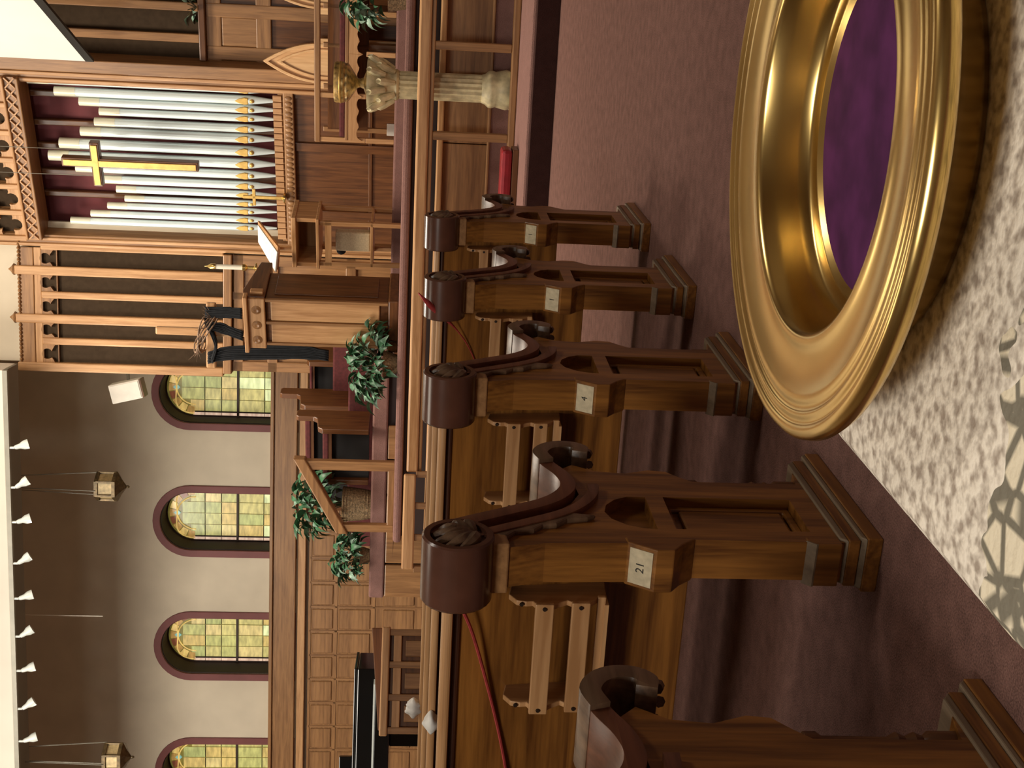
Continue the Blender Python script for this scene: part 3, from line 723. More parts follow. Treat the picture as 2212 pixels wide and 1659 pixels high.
# red ribbons
Yb = 2.328
rp = [PY(988, 1290, Yb - .045), PY(1000, 1318, Yb - .035), PY(1022, 1372, Yb - .025), PY(1050, 1470, Yb - .01), PY(1075, 1570, Yb - .0), PY(1092, 1659, Yb + .0), PY(1098, 1720, Yb + .0), PY(1090, 1900, Yb + .0), PY(1040, 2150, Yb - .02), PY(990, 2300, Yb - .035)]
tag(MB().tube(smooth_path([tuple(p) for p in rp]), .0062, 6, None, .5).build('red_ribbon', 'red_ribbon', None, True), 'red ribbon hanging slackly along the back of the pew numbered 21', 'ribbon', 'red ribbons on the pews')
Y4 = 2.328 + .976 * 2; 
rp = [PY(904, 633, Y4 - .11), PY(918, 648, Y4 - .118), PY(938, 668, Y4 - .10), PY(975, 700, Y4 - .04), PY(1000, 730, Y4 - .015), PY(1015, 755, Y4 - .005), PY(1028, 785, Y4 + .004), PY(1034, 810, Y4 + .01)]
tag(MB().tube(smooth_path([tuple(p) for p in rp]), [.004 + .010 * max(0, 1 - abs(i - 6) / 8) for i in range(29)], 6, None, .45).build('red_ribbon', 'red_ribbon', None, True), 'red ribbon tied over a pew scroll near the pulpit', 'ribbon', 'red ribbons on the pews')

# white cloths pushed between the pew tops
for (kk, py, lb) in ((3, 1527, 'crumpled white cloth on the top rail of the front pew'), (1, 1541, 'crumpled white cloth on the top rail of the middle pew')):
    Yk = 2.328 + .976 * kk; p = PY(900, py, Yk); d_ = hypot(p.x, p.y); w_ = 20 * d_ / FPX
    mb = MB().ball((0, 0, 0), w_, .036, w_ * .8, 18, 12); R_ = random.Random(kk)
    ph = [R_.uniform(0, 6) for _ in range(6)]
    mb.v = [(x * (1 + .16 * sin(z * 160 + ph[0]) + .1 * sin(y * 190 + ph[1])), y * (1 + .14 * sin(x * 170 + ph[2])), z * (1 + .2 * sin(x * 150 + ph[3]) + .12 * sin(y * 170 + ph[4]))) for x, y, z in mb.v]
    o = mb.build('white_cloth', 'white_cloth', None, True); o.modifiers.clear(); o.location = (p.x, Yk - (.045 if kk == 1 else .01), .914 if kk == 1 else .926 + w_ * .55)
    tag(o, lb, 'cloth', 'white cloths on the pews')

# ------------------------------------------------------------------ table, lace cloth, offering plate
TX0, TX1, TY0, TY1, TZ = -.239, 1.25, .36, .80, .7725
tb = thing('communion_table', 'small wooden table under the lace cloth', 'table', (.5, .6, 0))
MB().box(TX0 + .02 - .5, TX1 - .52, TY0 + .02 - .6, TY1 - .62, .72, TZ - .008).build('tabletop', 'oak_x', tb, bevel=.006)
for xx in (TX0 + .06, TX1 - .06):
    for yy in (TY0 + .06, TY1 - .06): MB().box(xx - .53, xx - .47, yy - .63, yy - .57, 0, .72).build('leg', 'oak_z', tb, bevel=.006)
def rr(x0, x1, y0, y1, r, n=8):
    p = []
    for cx, cy, a0 in ((x1 - r, y0 + r, -pi / 2), (x1 - r, y1 - r, 0), (x0 + r, y1 - r, pi / 2), (x0 + r, y0 + r, pi)):
        for k in range(n + 1):
            a = a0 + pi / 2 * k / n; p.append((cx + r * cos(a), cy + r * sin(a)))
    return p
lv = []; rings = [(.020, 0, .05), (.006, -.0015, .05), (.0, -.006, .05), (-.002, -.02, .05), (-.004, -.08, .05), (-.012, -.30, .05)]
for k, (ins, dz, r_) in enumerate(rings):
    for j, (x, y) in enumerate(rr(TX0 + ins, TX1 - ins, TY0 + ins, TY1 - ins, r_)):
        wv = (.012 * sin(j * 1.9)) if k > 3 else 0
        lv.append((x + (wv if abs(x - TX0) < .06 or abs(x - TX1) < .06 else 0), y + (wv if abs(y - TY0) < .06 or abs(y - TY1) < .06 else 0), TZ + dz))
n = len(rr(0, 1, 0, 1, .1)); fs = [tuple(range(n))]
for k in range(len(rings) - 1):
    for j in range(n): fs.append((k * n + j, (k + 1) * n + j, (k + 1) * n + (j + 1) % n, k * n + (j + 1) % n))
lc = MB().add(lv, fs).build('lace_tablecloth', 'lace', None, False)
tag(lc, 'cream lace tablecloth covering the table under the brass plate', 'tablecloth')
pc = RZ @ Vector((.1282, .5881, 0))
op = thing('offering_plate', 'round brass offering plate with purple felt bottom on the lace cloth', 'plate', (pc.x, pc.y, TZ))
prof = [(5e-05, 0.003), (0.095, 0.0), (0.102, 0.0006), (0.107, 0.006), (0.12, 0.018), (0.136, 0.028), (0.1445, 0.0315), (0.149, 0.033), (0.1512, 0.0362), (0.1509, 0.04), (0.149, 0.0422), (0.1462, 0.0428), (0.1438, 0.0416), (0.1425, 0.0407), (0.1408, 0.0413), (0.139, 0.042), (0.1372, 0.0413), (0.1358, 0.0402), (0.1335, 0.0407), (0.131, 0.0412), (0.1285, 0.0404), (0.122, 0.039), (0.112, 0.0378), (0.106, 0.0382), (0.1025, 0.039), (0.1, 0.038), (0.0985, 0.036), (0.0965, 0.028), (0.0945, 0.018), (0.0935, 0.0125), (0.0915, 0.0105), (0.0865, 0.0098), (0.084, 0.0096), (0.0825, 0.006), (5e-05, 0.0055)]
MB().lathe(prof, 128, None, False).build('brass_dish', 'brass', op, True).modifiers.remove(op.children[0].modifiers['split'])
MB().lathe([(.00005, .0078), (.055, .0079), (.0810, .0076), (.0823, .0058)], 96, None, False).build('felt_pad', 'purple_felt', op, True)

# ------------------------------------------------------------------ pedestal and urn
pp = PY(1100, 195, 11.045)
pe = thing('plant_pedestal', 'cream fluted column pedestal with leafy capital behind the communion rail', 'pedestal', (pp.x, 11.045, .2), radians(12))
MB().box(-.155, .155, -.155, .155, 0, .05).build('plinth', 'stone', pe, bevel=.012)
MB().lathe([(.165, .05), (.172, .08), (.16, .13), (.15, .17), (.16, .20), (.155, .23), (.13, .26), (.12, .29)], 32).build('base', 'stone', pe, True)
fl = []
for i in range(64):
    a = 2 * pi * i / 64; r_ = .118 - .012 * (0.5 + .5 * cos(a * 16)); fl.append((r_ * cos(a), r_ * sin(a)))
MB().prism(fl, 'z', .28, 1.02).build('fluted_shaft', 'stone', pe, True)
MB().lathe([(.12, 1.0), (.135, 1.02), (.125, 1.05), (.15, 1.12), (.19, 1.2), (.21, 1.24), (.21, 1.27)], 32).build('capital', 'stone', pe, True)
for i in range(8):
    for r0, z0, h in ((.13, 1.04, .13), (.16, 1.12, .13)):
        a = 2 * pi * (i + (.5 if z0 > 1.1 else 0)) / 8
        MB().tube([(r0 * cos(a), r0 * sin(a), z0), ((r0 + .05) * cos(a), (r0 + .05) * sin(a), z0 + h * .7), ((r0 + .085) * cos(a), (r0 + .085) * sin(a), z0 + h), ((r0 + .075) * cos(a), (r0 + .075) * sin(a), z0 + h * .75)], [.025, .034, .024, .01], 8).build('acanthus_leaf', 'stone', pe, True)
ur = thing('brass_urn', 'squat antique gold urn standing on the fluted pedestal', 'urn', (pp.x, 11.045, 1.47))
MB().lathe([(.001, 0), (.10, 0), (.10, .012), (.05, .03), (.035, .06), (.045, .085), (.10, .12), (.15, .155), (.165, .17), (.16, .185), (.172, .20), (.172, .265), (.165, .28), (.155, .28), (.15, .20), (.001, .15)], 40, None, False).build('bowl', 'antique_gold', ur, True)
MB().lathe([(.166, .215), (.178, .222), (.178, .232), (.166, .24)], 40, None, False).build('band', 'gold_leaf', ur, True)
# red kneeler
k0 = PZ(1118, 380, .2)
kn = thing('red_kneeler', 'red vinyl kneeling cushion on the carpeted step', 'kneeler', (k0.x, k0.y + .1, .2))
MB().box(-.32, .21, -.12, .12, 0, .05).build('base', 'dark_oak_x', kn, bevel=.006)
MB().box(-.32, .21, -.125, .125, .05, .14).build('cushion', 'red_vinyl', kn, bevel=.03)

# ------------------------------------------------------------------ pulpit
pb_ = PZ(862, 655, Z_PLAT); pcn = PD(862, 655, 11.9)
pu = thing('pulpit', 'oak pulpit with carved rosettes and panelled front', 'pulpit', (pcn.x, pcn.y, Z_PLAT), A_O)
# local: corner (front-right) at origin, front runs to -x, side runs to +y
FWD, SDE, HH = .50, .50, 1.43
MB().box(-FWD, 0, 0, SDE, .10, HH - .17).build('body', 'dark_oak_z', pu, bevel=.006)
MB().box(-FWD - .04, .04, -.04, SDE + .02, 0, .10).build('base', 'dark_oak_x', pu, bevel=.015)
for a, b_ in ((-.49, -.27), (-.23, -.01)):
    MB().box(a, b_, -.02, .0, .18, HH - .22).build('front_panel', 'pale_oak_z', pu, bevel=.012)  # pale oak paints the lit front lighter than the side
for a in (-FWD, -.265, -.02): MB().box(a, a + .03, -.035, .0, .10, HH - .17).build('stile', 'oak_z', pu, bevel=.006)
MB().box(-FWD - .03, .02, -.05, .10, HH - .17, HH - .01).build('capital_block', 'pale_oak_x', pu, bevel=.01)
for k in range(3):
    c = -.43 + .165 * k
    MB().lathe([(.001, .012), (.022, .016), (.04, .006), (.048, 0)], 14, Matrix.Translation((c, -.05, HH - .09)) @ Matrix.Rotation(pi / 2, 4, 'X'), False).build('rosette', 'oak_z', pu, True)
MB().box(-FWD - .06, .05, -.09, .02, HH - .01, HH + .03).build('front_shelf', 'pale_oak_x', pu, bevel=.008)
MB().prism([(-.02, HH - .17), (.66, HH - .17), (.66, HH - .06), (.10, HH + .05), (-.02, HH + .03)], 'x', -FWD - .02, .03).build('desk', 'dark_oak_y', pu, bevel=.008)
MB().box(0, .012, .08, SDE - .06, .2, HH - .25).build('side_panel', 'dark_oak_z', pu, bevel=.006)  # dark oak paints in the shade on the face turned from the lamps
MB().box(.02, .06, .02, .09, HH - .15, HH - .03).build('corner_block', 'pale_oak_z', pu, bevel=.006)
# candle on the pulpit desk
ca = PD(531, 578, 12.25); zdk = Z_PLAT + HH - .03
cd = thing('altar_candle', 'white altar candle in a short brass holder on the pulpit desk', 'candle', (ca.x, ca.y, zdk))
zc_ = max(.06, ca.z - zdk)
MB().lathe([(.05, 0), (.05, .012), (.018, .03), (.014, zc_ - .02), (.034, zc_), (.036, zc_ + .03)], 18).build('holder', 'brass', cd, True)
MB().lathe([(.024, zc_ + .01), (.024, zc_ + .30)], 16).build('wax', 'candle_wax', cd, True)
MB().lathe([(.028, zc_ + .29), (.028, zc_ + .34), (.008, zc_ + .37), (.004, zc_ + .40)], 12).build('follower', 'brass', cd, True)
# lectern cabinet beside the pulpit
lf = Frame(PD(868, 560, 12.75), radians(-14)); lf.o.z = 0
lcab = thing('lectern_stand', 'pale oak open stand with shelf and hanging white cloth beside the pulpit', 'stand', (lf.o.x, lf.o.y, Z_PLAT), radians(-14))
ua, ub = lf.u(800, 578), lf.u(800, 483); LZ = lambda x: lf.z(x, 530) - Z_PLAT
for uu in (ua, ub - .045): 
    for yy in (0, .36): MB().box(uu, uu + .045, yy, yy + .045, 0, LZ(690)).build('leg', 'pale_oak_z', lcab, bevel=.006)
MB().box(ua - .03, ub + .03, -.02, .43, LZ(690), LZ(683)).build('top_board', 'pale_oak_x', lcab, bevel=.006)
MB().box(ua - .02, ua + .02, .02, .42, LZ(683), LZ(634)).build('hood_side', 'pale_oak_z', lcab)
MB().box(ub - .02, ub + .02, .02, .42, LZ(683), LZ(634)).build('hood_side', 'pale_oak_z', lcab)
MB().box(ua - .02, ub + .02, .40, .42, LZ(683), LZ(634)).build('hood_back', 'oak_x', lcab)
MB().box(ua - .03, ub + .03, 0, .43, LZ(640), LZ(630)).build('hood_top', 'pale_oak_x', lcab, bevel=.006)
MB().box(ua, ub, .0, .03, LZ(716), LZ(702)).build('apron', 'pale_oak_x', lcab)
MB().box(ua, ub, .0, .40, LZ(806), LZ(800)).build('shelf', 'pale_oak_x', lcab, bevel=.004)
# slanted book rest on the stand, with an open book
ms = PD(600, 560, 12.75)
q4 = [PD(560, 486, 12.95) - ms, PD(602, 545, 12.6) - ms, PD(598, 588, 12.55) - ms, PD(561, 524, 12.9) - ms]
nn = (q4[1] - q4[0]).cross(q4[3] - q4[0]).normalized()
if nn.dot(CAMPOS - ms) < 0: nn = -nn
LI = (Matrix.Translation((lf.o.x, lf.o.y, Z_PLAT)) @ Matrix.Rotation(radians(-14), 4, 'Z')).inverted() @ Matrix.Translation(ms)
def slab(q, a, b_, M=None): return MB().add([tuple(p + nn * a) for p in q] + [tuple(p + nn * b_) for p in q], [(3, 2, 1, 0), (4, 5, 6, 7), (0, 1, 5, 4), (1, 2, 6, 5), (2, 3, 7, 6), (3, 0, 4, 7)], M)
bk = thing('open_book', 'open white book lying on the slanted rest of the pale oak stand', 'book', ms)
slab(q4, 0, .02).build('pages', 'white_cloth', bk, bevel=.004)
qb = [p + Vector((.02, .03, .01)) for p in q4]; qb[0] = qb[0] + Vector((.02, 0, .01)); qb[1] = qb[1] + Vector((.03, 0, 0))
slab(qb, -.03, 0, LI).build('book_rest', 'pale_oak_x', lcab, bevel=.003)
cz = LI @ (sum((p for p in q4), Vector()) / 4 - nn * .02)
MB().tube([(cz.x, cz.y, LZ(631)), (cz.x, cz.y, cz.z)], .02, 8).build('rest_post', 'pale_oak_z', lcab)
wc_ = thing('hanging_cloth', 'folded cream cloth resting on the shelf of the open oak stand', 'cloth', (lf.o.x, lf.o.y, Z_PLAT + LZ(800)), radians(-14))
MB().box(ua + .12, ub - .16, .10, .20, .0, LZ(723) - LZ(800)).build('folded_cloth', 'paper', wc_, bevel=.02)
MB().ball((ua + .11, .15, LZ(735) - LZ(800)), .05, .04, .05).build('dark_knot', 'black_cloth', wc_, True)

# draped wooden cross behind the pulpit
xf = Frame(PD(600, 715, 12.9), A_O + radians(22)); xf.o.z = 0
xc = thing('draped_cross', 'wooden cross draped in black cloth with a crown of thorns behind the pulpit', 'cross', (xf.o.x, xf.o.y, Z_PLAT), A_O + radians(22))
XU = lambda x, y: (xf.u(x, y), 0, xf.z(x, y) - Z_PLAT)
tp = XU(337, 713)
MB().box(tp[0] - .04, tp[0] + .04, -.035, .035, 0.03, tp[2]).build('upright', 'pale_oak_z', xc, bevel=.014)
e0, e1 = XU(452, 652), XU(463, 793); zc2 = (e0[2] + e1[2]) / 2
MB().box(min(e0[0], e1[0]), max(e0[0], e1[0]), -.06, -.0, zc2 - .05, zc2 + .05).build('crossbar', 'pale_oak_x', xc, bevel=.016)
MB().box(tp[0] - .25, tp[0] + .25, -.2, .2, 0, .06).build('foot', 'dark_oak_x', xc, bevel=.01)
def drape(pts, wid, name='black_drape'):
    P3 = [XU(*p) for p in pts]; P3 = smooth_path([(p[0], -.075 - .01 * i, p[2]) for i, p in enumerate(P3)])
    mb = MB(); vs = []; fs = []; m_ = 13
    for i, p in enumerate(P3):
        w_ = wid[min(len(wid) - 1, int(i / len(P3) * len(wid)))]
        for j in range(m_):
            s_ = j / (m_ - 1) - .5; vs.append((p[0] + s_ * w_, p[1] + .022 * sin(j * 2.0 + i * .08), p[2]))
    for i in range(len(P3) - 1):
        for j in range(m_ - 1): fs.append((i * m_ + j, i * m_ + j + 1, (i + 1) * m_ + j + 1, (i + 1) * m_ + j))
    o = mb.add(vs, fs).build(name, 'black_cloth', xc, True); so = o.modifiers.new('solid', 'SOLIDIFY'); so.thickness = .012
drape([(446, 672), (470, 672), (500, 672), (526, 674)], [.12, .12, .10])
drape([(450, 700), (480, 705), (500, 712), (528, 722)], [.10, .12, .10, .09])
drape([(452, 770), (480, 762), (520, 758), (600, 757), (660, 757), (712, 764)], [.13, .15, .15, .14, .13, .10])
drape([(446, 690), (462, 718), (470, 745), (462, 775)], [.06, .07, .07, .06])
for k in range(5):
    pts = []
    for j in range(25):
        a = 2 * pi * j / 24
        pts.append((tp[0] + (.20 + .02 * sin(3 * a + k)) * cos(a + k), -.02 + (.13 + .02 * cos(4 * a + k)) * sin(a + k), zc2 + .06 + .03 * sin(2 * a + k * 1.3) + .02 * (k - 2) - .22 * (cos(a + k)) * .35))
    MB().tube(pts, .008, 5).build('thorn_branch', 'thorn', xc)
for k in range(26):
    a = random.random() * 2 * pi; c = Vector((tp[0] + .2 * cos(a), -.02 + .13 * sin(a), zc2 + .06 - .077 * cos(a))); d = Vector((cos(a) * .6 + random.uniform(-.5, .5), sin(a) * .5 - .2, random.uniform(-.3, .8))).normalized() * random.uniform(.06, .14)
    MB().tube([c, c + d], [.005, .001], 5).build('thorn', 'thorn', xc)

# big gilded cross in front of the pipes
def OU(x, y, off): return (ORG.u(x, y, off), off, OZ(x, y, off))
gc_o = -.55
t0, t1 = OU(133, 354, gc_o), OU(428, 358, gc_o); b0, b1 = OU(195, 309, gc_o), OU(219, 403, gc_o)
gx = thing('hanging_cross', 'large gilded cross hung before the organ pipes', 'cross', (ORG.o.x, ORG.o.y, Z_TIER), A_O)
uc = (t0[0] + t1[0]) / 2; zb_ = (b0[2] + b1[2]) / 2
MB().box(uc - .05, uc + .05, gc_o, gc_o + .09, t1[2], t0[2]).build('upright', 'dark_oak_z', gx, bevel=.008)
MB().box(b1[0], b0[0], gc_o, gc_o + .09, zb_ - .05, zb_ + .05).build('crossbar', 'dark_oak_x', gx, bevel=.008)
MB().box(uc - .034, uc + .034, gc_o - .014, gc_o, t1[2] + .02, t0[2] - .02).build('gilt_upright', 'gold_leaf', gx, bevel=.006)
MB().box(b1[0] + .02, b0[0] - .02, gc_o - .016, gc_o, zb_ - .034, zb_ + .034).build('gilt_crossbar', 'gold_leaf', gx, bevel=.006)
for dx in (b1[0] + .1, b0[0] - .1): MB().tube([(dx, gc_o + .045, zb_), (dx, gc_o + .045, 8.6 - Z_TIER)], .003, 5).build('hanging_wire', 'grey_metal', gx)
# small brass cross on the frieze
sc0 = OU(602, 421, -.05)
bx_ = ORG.o + ORG.d * sc0[0] + ORG.n * -.13
bc = thing('brass_cross', 'small brass cross standing on the organ frieze before the pipes', 'cross', (bx_.x, bx_.y, Z_TIER + zsh - .06), A_O)
MB().lathe([(.06, 0), (.06, .015), (.03, .03), (.012, .05)], 16).build('base', 'brass', bc, True)
MB().box(-.018, .018, -.012, .012, .04, .47).build('upright', 'gold_leaf', bc, bevel=.004)
MB().box(-.10, .10, -.012, .012, .33, .365).build('crossbar', 'gold_leaf', bc, bevel=.004)

# ------------------------------------------------------------------ clergy bench with gothic back
bo = PZ(851, 305, Z_TIER); BF = Frame((bo.x, 12.88, 0), radians(-4))
cb = thing('clergy_bench', 'oak clergy bench with maroon seat and scalloped apron', 'bench', (bo.x, 12.88, Z_TIER), radians(-4))
BZ = lambda x, y=250: BF.z(x, y) - Z_TIER
us = [BF.u(800, y) for y in (305, 210, 118, 30)]; ue = us[3] + .5
for uu in us + [ue]:
    MB().box(uu - .025, uu + .025, 0, .05, 0, BZ(790)).build('front_leg', 'pale_oak_z', cb, bevel=.006)
    MB().box(uu - .025, uu + .025, .50, .55, 0, BZ(690)).build('back_leg', 'oak_z', cb, bevel=.006)
for uu in us[:2]: MB().box(uu - .025, uu + .025, 0, .05, BZ(790), BZ(690)).build('arm_post', 'pale_oak_z', cb, bevel=.006)
MB().box(us[0], ue, -.02, .55, BZ(752), BZ(745)).build('seat', 'oak_x', cb, bevel=.006)
MB().box(us[0] + .03, us[1] - .03, -.01, .50, BZ(746), BZ(733)).build('cushion', 'maroon_cloth', cb, bevel=.015)
MB().box(us[1] + .03, ue, -.01, .50, BZ(746), BZ(733)).build('cushion', 'maroon_cloth', cb, bevel=.015)
MB().box(us[0] - .03, ue, -.01, .05, BZ(692), BZ(679)).build('top_rail', 'oak_x', cb, bevel=.01)
for a, b_ in zip(us, us[1:] + [ue]):
    n = 16; z1 = BZ(752); zl = BZ(781)
    lower = [(a + (b_ - a) * k / n, zl + .02 + .028 * abs(sin(pi * 3 * k / n)) - (.03 if k in (0, n) else 0)) for k in range(n + 1)]
    MB().prism([(a, z1), (b_, z1)] + lower[::-1], 'y', -.015, .01).build('scalloped_apron', 'pale_oak_x', cb, bevel=.003)
MB().box(us[0], ue, .50, .54, BZ(790), BZ(700)).build('back_board', 'dark_oak_x', cb)
def gothic(c, hw, z0, z1, n=9):
    zs = z0 + (z1 - z0) * .42; p = [(c - hw, z0), (c + hw, z0)]
    p += [(c + hw * (1 - (k / n) ** 1.9), zs + (z1 - zs) * k / n) for k in range(n + 1)]
    return p + [(c - hw * (1 - (k / n) ** 1.9), zs + (z1 - zs) * k / n) for k in range(n - 1, -1, -1)]
for (y0, y1, lb) in ((182, 92, 'tall gothic arched oak chair back beside the organ case'), (22, -60, 'gothic arched oak chair back next to the fern')):
    ca_ = (BF.u(700, y0, .75) + BF.u(700, y1, .75)) / 2; hw = abs(BF.u(700, y0, .75) - BF.u(700, y1, .75)) / 2
    L = BF.o + BF.d * ca_ + BF.n * .75
    g = thing('gothic_chair', lb, 'chair', (L.x, L.y, Z_TIER), radians(-4))
    zt = BF.z(568, (y0 + y1) / 2, .75) - Z_TIER
    MB().prism(gothic(0, hw * .95, .40, zt), 'y', 0, .05).build('back_panel', 'blond_oak', g, bevel=.006)
    MB().prism(gothic(0, hw * .95, .40, zt), 'y', -.025, 0, [gothic(0, hw * .83, .42, zt - .06)]).build('arch_moulding', 'blond_oak', g, bevel=.005)
    MB().prism(gothic(0, hw * .70, .42, zt - .14), 'y', -.018, 0, [gothic(0, hw * .61, .44, zt - .20)]).build('inner_arch', 'blond_oak', g, bevel=.005)
    for s_ in (-1, 1): MB().box(s_ * hw * 1.06 - .03, s_ * hw * 1.06 + .03, -.02, .04, 0, zt * .62).build('back_post', 'blond_oak', g, bevel=.008)
    MB().box(-hw, hw, -.10, .02, .38, .44).build('seat', 'oak_x', g, bevel=.006)
    for s_ in (-1, 1): MB().box(s_ * hw * .9 - .025, s_ * hw * .9 + .025, -.10, -.06, 0, .38).build('front_leg', 'oak_z', g)
wbx = BF.o + BF.d * BF.u(840, 280, .2) + BF.n * .2
tag(MB().box(-.06, .06, -.02, .02, 0, .08).build('white_box', 'white_paint', None, False, .004, (wbx.x, wbx.y, Z_TIER)), 'small white box on the carpet under the clergy bench', 'box')

# ------------------------------------------------------------------ plants
def leaf_mesh(name, mat, L=.11, W=.05):
    vs = [(0, 0, 0)]; fs = []; n = 5
    for k in range(1, n):
        t = k / n; w_ = W * sin(pi * t ** .8) * .5; z = .03 * sin(pi * t) - .02 * t
        vs += [(-w_, L * t, z), (0, L * t, z - .008), (w_, L * t, z)]
    vs.append((0, L, -.03))
    fs += [(0, 2, 1), (0, 3, 2)]
    for k in range(n - 2):
        a = 1 + 3 * k; fs += [(a, a + 1, a + 4, a + 3), (a + 1, a + 2, a + 5, a + 4)]
    a = 1 + 3 * (n - 2); e = len(vs) - 1; fs += [(a, a + 1, e), (a + 1, a + 2, e)]
    return MB().add(vs, fs).mesh(name, mat, True)
LF = leaf_mesh('leaf', 'leaf'); LP = leaf_mesh('leaf', 'pale_leaf')
def plant(name, label, base, rx, ry, z0, z1, nleaf, pot=None, sc=1.0, seed=1, pale=.2, cat='plant'):
    R_ = random.Random(seed); t = thing(name, label, cat, base)
    zc = (z0 + z1) / 2; hz = (z1 - z0) / 2
    for i in range(nleaf):
        a = R_.random() * 2 * pi; e = R_.uniform(-.8, 1.0); r_ = (1 - e * e * .6) * R_.uniform(.55, 1.0)
        p = (rx * r_ * cos(a), ry * r_ * sin(a), zc + hz * e * R_.uniform(.7, 1))
        inst(LP if R_.random() < pale else LF, 'leaf', t, p, (R_.uniform(-.7, .7), R_.uniform(-.7, .7), a - pi / 2 + R_.uniform(-.5, .5)), (sc * R_.uniform(.8, 1.3),) * 3)
    for i in range(10):
        a = 2 * pi * i / 10; MB().tube([(0, 0, z0 if not pot else pot * .8), (rx * .35 * cos(a), ry * .35 * sin(a), zc), (rx * .7 * cos(a), ry * .7 * sin(a), zc + hz * .6)], .005, 5).build('stem', 'stem', t)
    return t
# plant in front of the pulpit
p = PY(815, 785, 11.55)
t = plant('potted_plant', 'bushy green potted plant on the platform edge before the pulpit', (p.x, 11.55, Z_PLAT), .36, .14, .03, .48, 200, .14, 1.3, 3)
MB().lathe([(.09, 0), (.13, .14), (.12, .14), (.08, .01)], 20).build('pot', 'wicker', t, True)
# basket plant by the stair rail
pbk = PD(803, 1090, 13.35)
t = plant('basket_plant', 'leafy plant in a tall wicker basket beside the stair handrail', (pbk.x, pbk.y, Z_CHOIR), .34, .26, .28, .84, 170, .3, 1.35, 5, .12)
MB().lathe([(.15, 0), (.17, .10), (.19, .30), (.175, .30), (.15, .02)], 24).build('basket', 'wicker', t, True)
for k in range(9): MB().lathe([(.152 + .004 * k, .02 + .032 * k), (.162 + .004 * k, .034 + .032 * k), (.152 + .004 * k, .048 + .032 * k)], 24, None, False).build('basket_weave', 'wicker', t, True)
pbk = PD(806, 1200, 13.35)
t = plant('low_plant', 'low dark green plant on the choir tier beside the oak wainscot', (pbk.x, pbk.y, Z_CHOIR), .26, .2, .02, .38, 160, .1, 1.2, 8, .25)
MB().lathe([(.07, 0), (.10, .1), (.09, .1), (.06, .01)], 18).build('pot', 'wicker', t, True)
p = PY(860, 0, 12.2)
t = plant('potted_fern', 'fern in a pale basket in front of the clergy bench', (p.x + .08, 12.25, Z_PLAT), .30, .25, .18, .62, 100, .2, 1.25, 11, .3)
MB().lathe([(.16, 0), (.2, .18), (.18, .18), (.15, .02)], 22).build('basket', 'wicker', t, True)
hv = RWG.o + RWG.d * RWG.u(430, 15) + RWG.n * -.04
t = plant('ivy_spray', 'pale green ivy spray on the sill of the dark cloth bays', (hv.x, hv.y, Z_TIER + zs_), .14, .05, .0, .13, 18, .02, 1.1, 13, .7)

# ------------------------------------------------------------------ choir pews, stair handrail
def choir_pew(d, yb, x_end, x_top, length, label):
    P0 = PD(x_end, yb, d); an = radians(-6)
    t = thing('choir_pew', label, 'pew', (P0.x, P0.y, P0.z), an, 'choir pews')
    hh = PD(x_top, yb, d).z - P0.z
    endp = [(0, 0), (.44, 0), (.44, hh * .62), (.40, hh * .68), (.20, hh * .71), (.165, hh * .76), (.16, hh * .97), (.14, hh), (.03, hh), (.0, hh * .97)]
    MB().prism([(.2 - a_, b_) for a_, b_ in endp], 'x', -.03, .03).build('end_panel', 'dark_oak_z', t, bevel=.008)
    MB().box(-length - .03, -length + .03, -.2, .16, 0, hh * .55).build('low_end', 'dark_oak_z', t, bevel=.008)
    MB().box(-length + .03, -.03, .12, .16, .05, hh * .58).build('back', 'dark_oak_x', t)
    MB().box(-length + .03, -.03, -.2, .12, hh * .50, hh * .54).build('seat', 'dark_oak_x', t)
    MB().box(-length + .03, -.03, -.21, .11, hh * .54, hh * .62).build('maroon_pad', 'maroon_cloth', t, bevel=.015)
    MB().box(-length + .03, -.03, -.14, -.10, 0, hh * .50).build('underseat_shade', 'void_black', t)  # black sheet standing in for the shadow under the open seat
    return t
def tier(name, yb, x_end, d, dx0, dx1):
    p = PD(x_end, yb, d)
    struct(MB().box(p.x - dx0, p.x + dx1, p.y - .45, p.y + .4, Z_CHOIR - .25, p.z)\
        .build(name, 'maroon_cloth', None, False, .02))
tier('choir_second_tier', 863, 757, 14.0, 1.6, .8); tier('choir_third_tier', 770, 725, 14.45, 1.6, .3)
choir_pew(14.0, 863, 757, 605, 1.3, 'dark oak choir pew on the middle tier under the stained glass window')
choir_pew(13.15, 912, 799, 640, .62, 'dark oak choir pew on the lowest tier behind the potted plant')
choir_pew(14.45, 770, 725, 640, 1.2, 'choir pew on the top tier half hidden by the pulpit')
hf = Frame(PY(860, 1000, 11.75), radians(2)); hf.o.z = 0
hd = thing('stair_handrail', 'oak stair handrail with sloping top between two posts', 'handrail', (hf.o.x, hf.o.y, Z_PLAT), radians(2))
HZ_ = lambda x, y: hf.z(x, y) - Z_PLAT
a, b_ = hf.u(700, 1003), hf.u(800, 1139)
MB().box(a - .05, a + .05, -.04, .04, -.0, HZ_(650, 1003)).build('post', 'oak_z', hd, bevel=.01)
MB().box(b_ - .04, b_ + .04, -.04, .04, -.0, HZ_(736, 1139)).build('post', 'oak_z', hd, bevel=.01)
za, zb2 = HZ_(634, 997), HZ_(727, 1144)
MB().prism([(a + .07, za), (b_ - .06, zb2), (b_ - .06, zb2 - .12), (a + .07, za - .12)], 'y', -.06, .06).build('sloping_rail', 'oak_x', hd, bevel=.012)
MB().box(b_, a, -.03, .03, .0, .07).build('bottom_rail', 'oak_x', hd, bevel=.008)
struct(MB().box(b_ + hf.o.x - .3, hf.o.x + .3, 11.62, 12.2, Z_PLAT - .0, Z_PLAT + .0005).build('stair_landing', 'platform_carpet'))

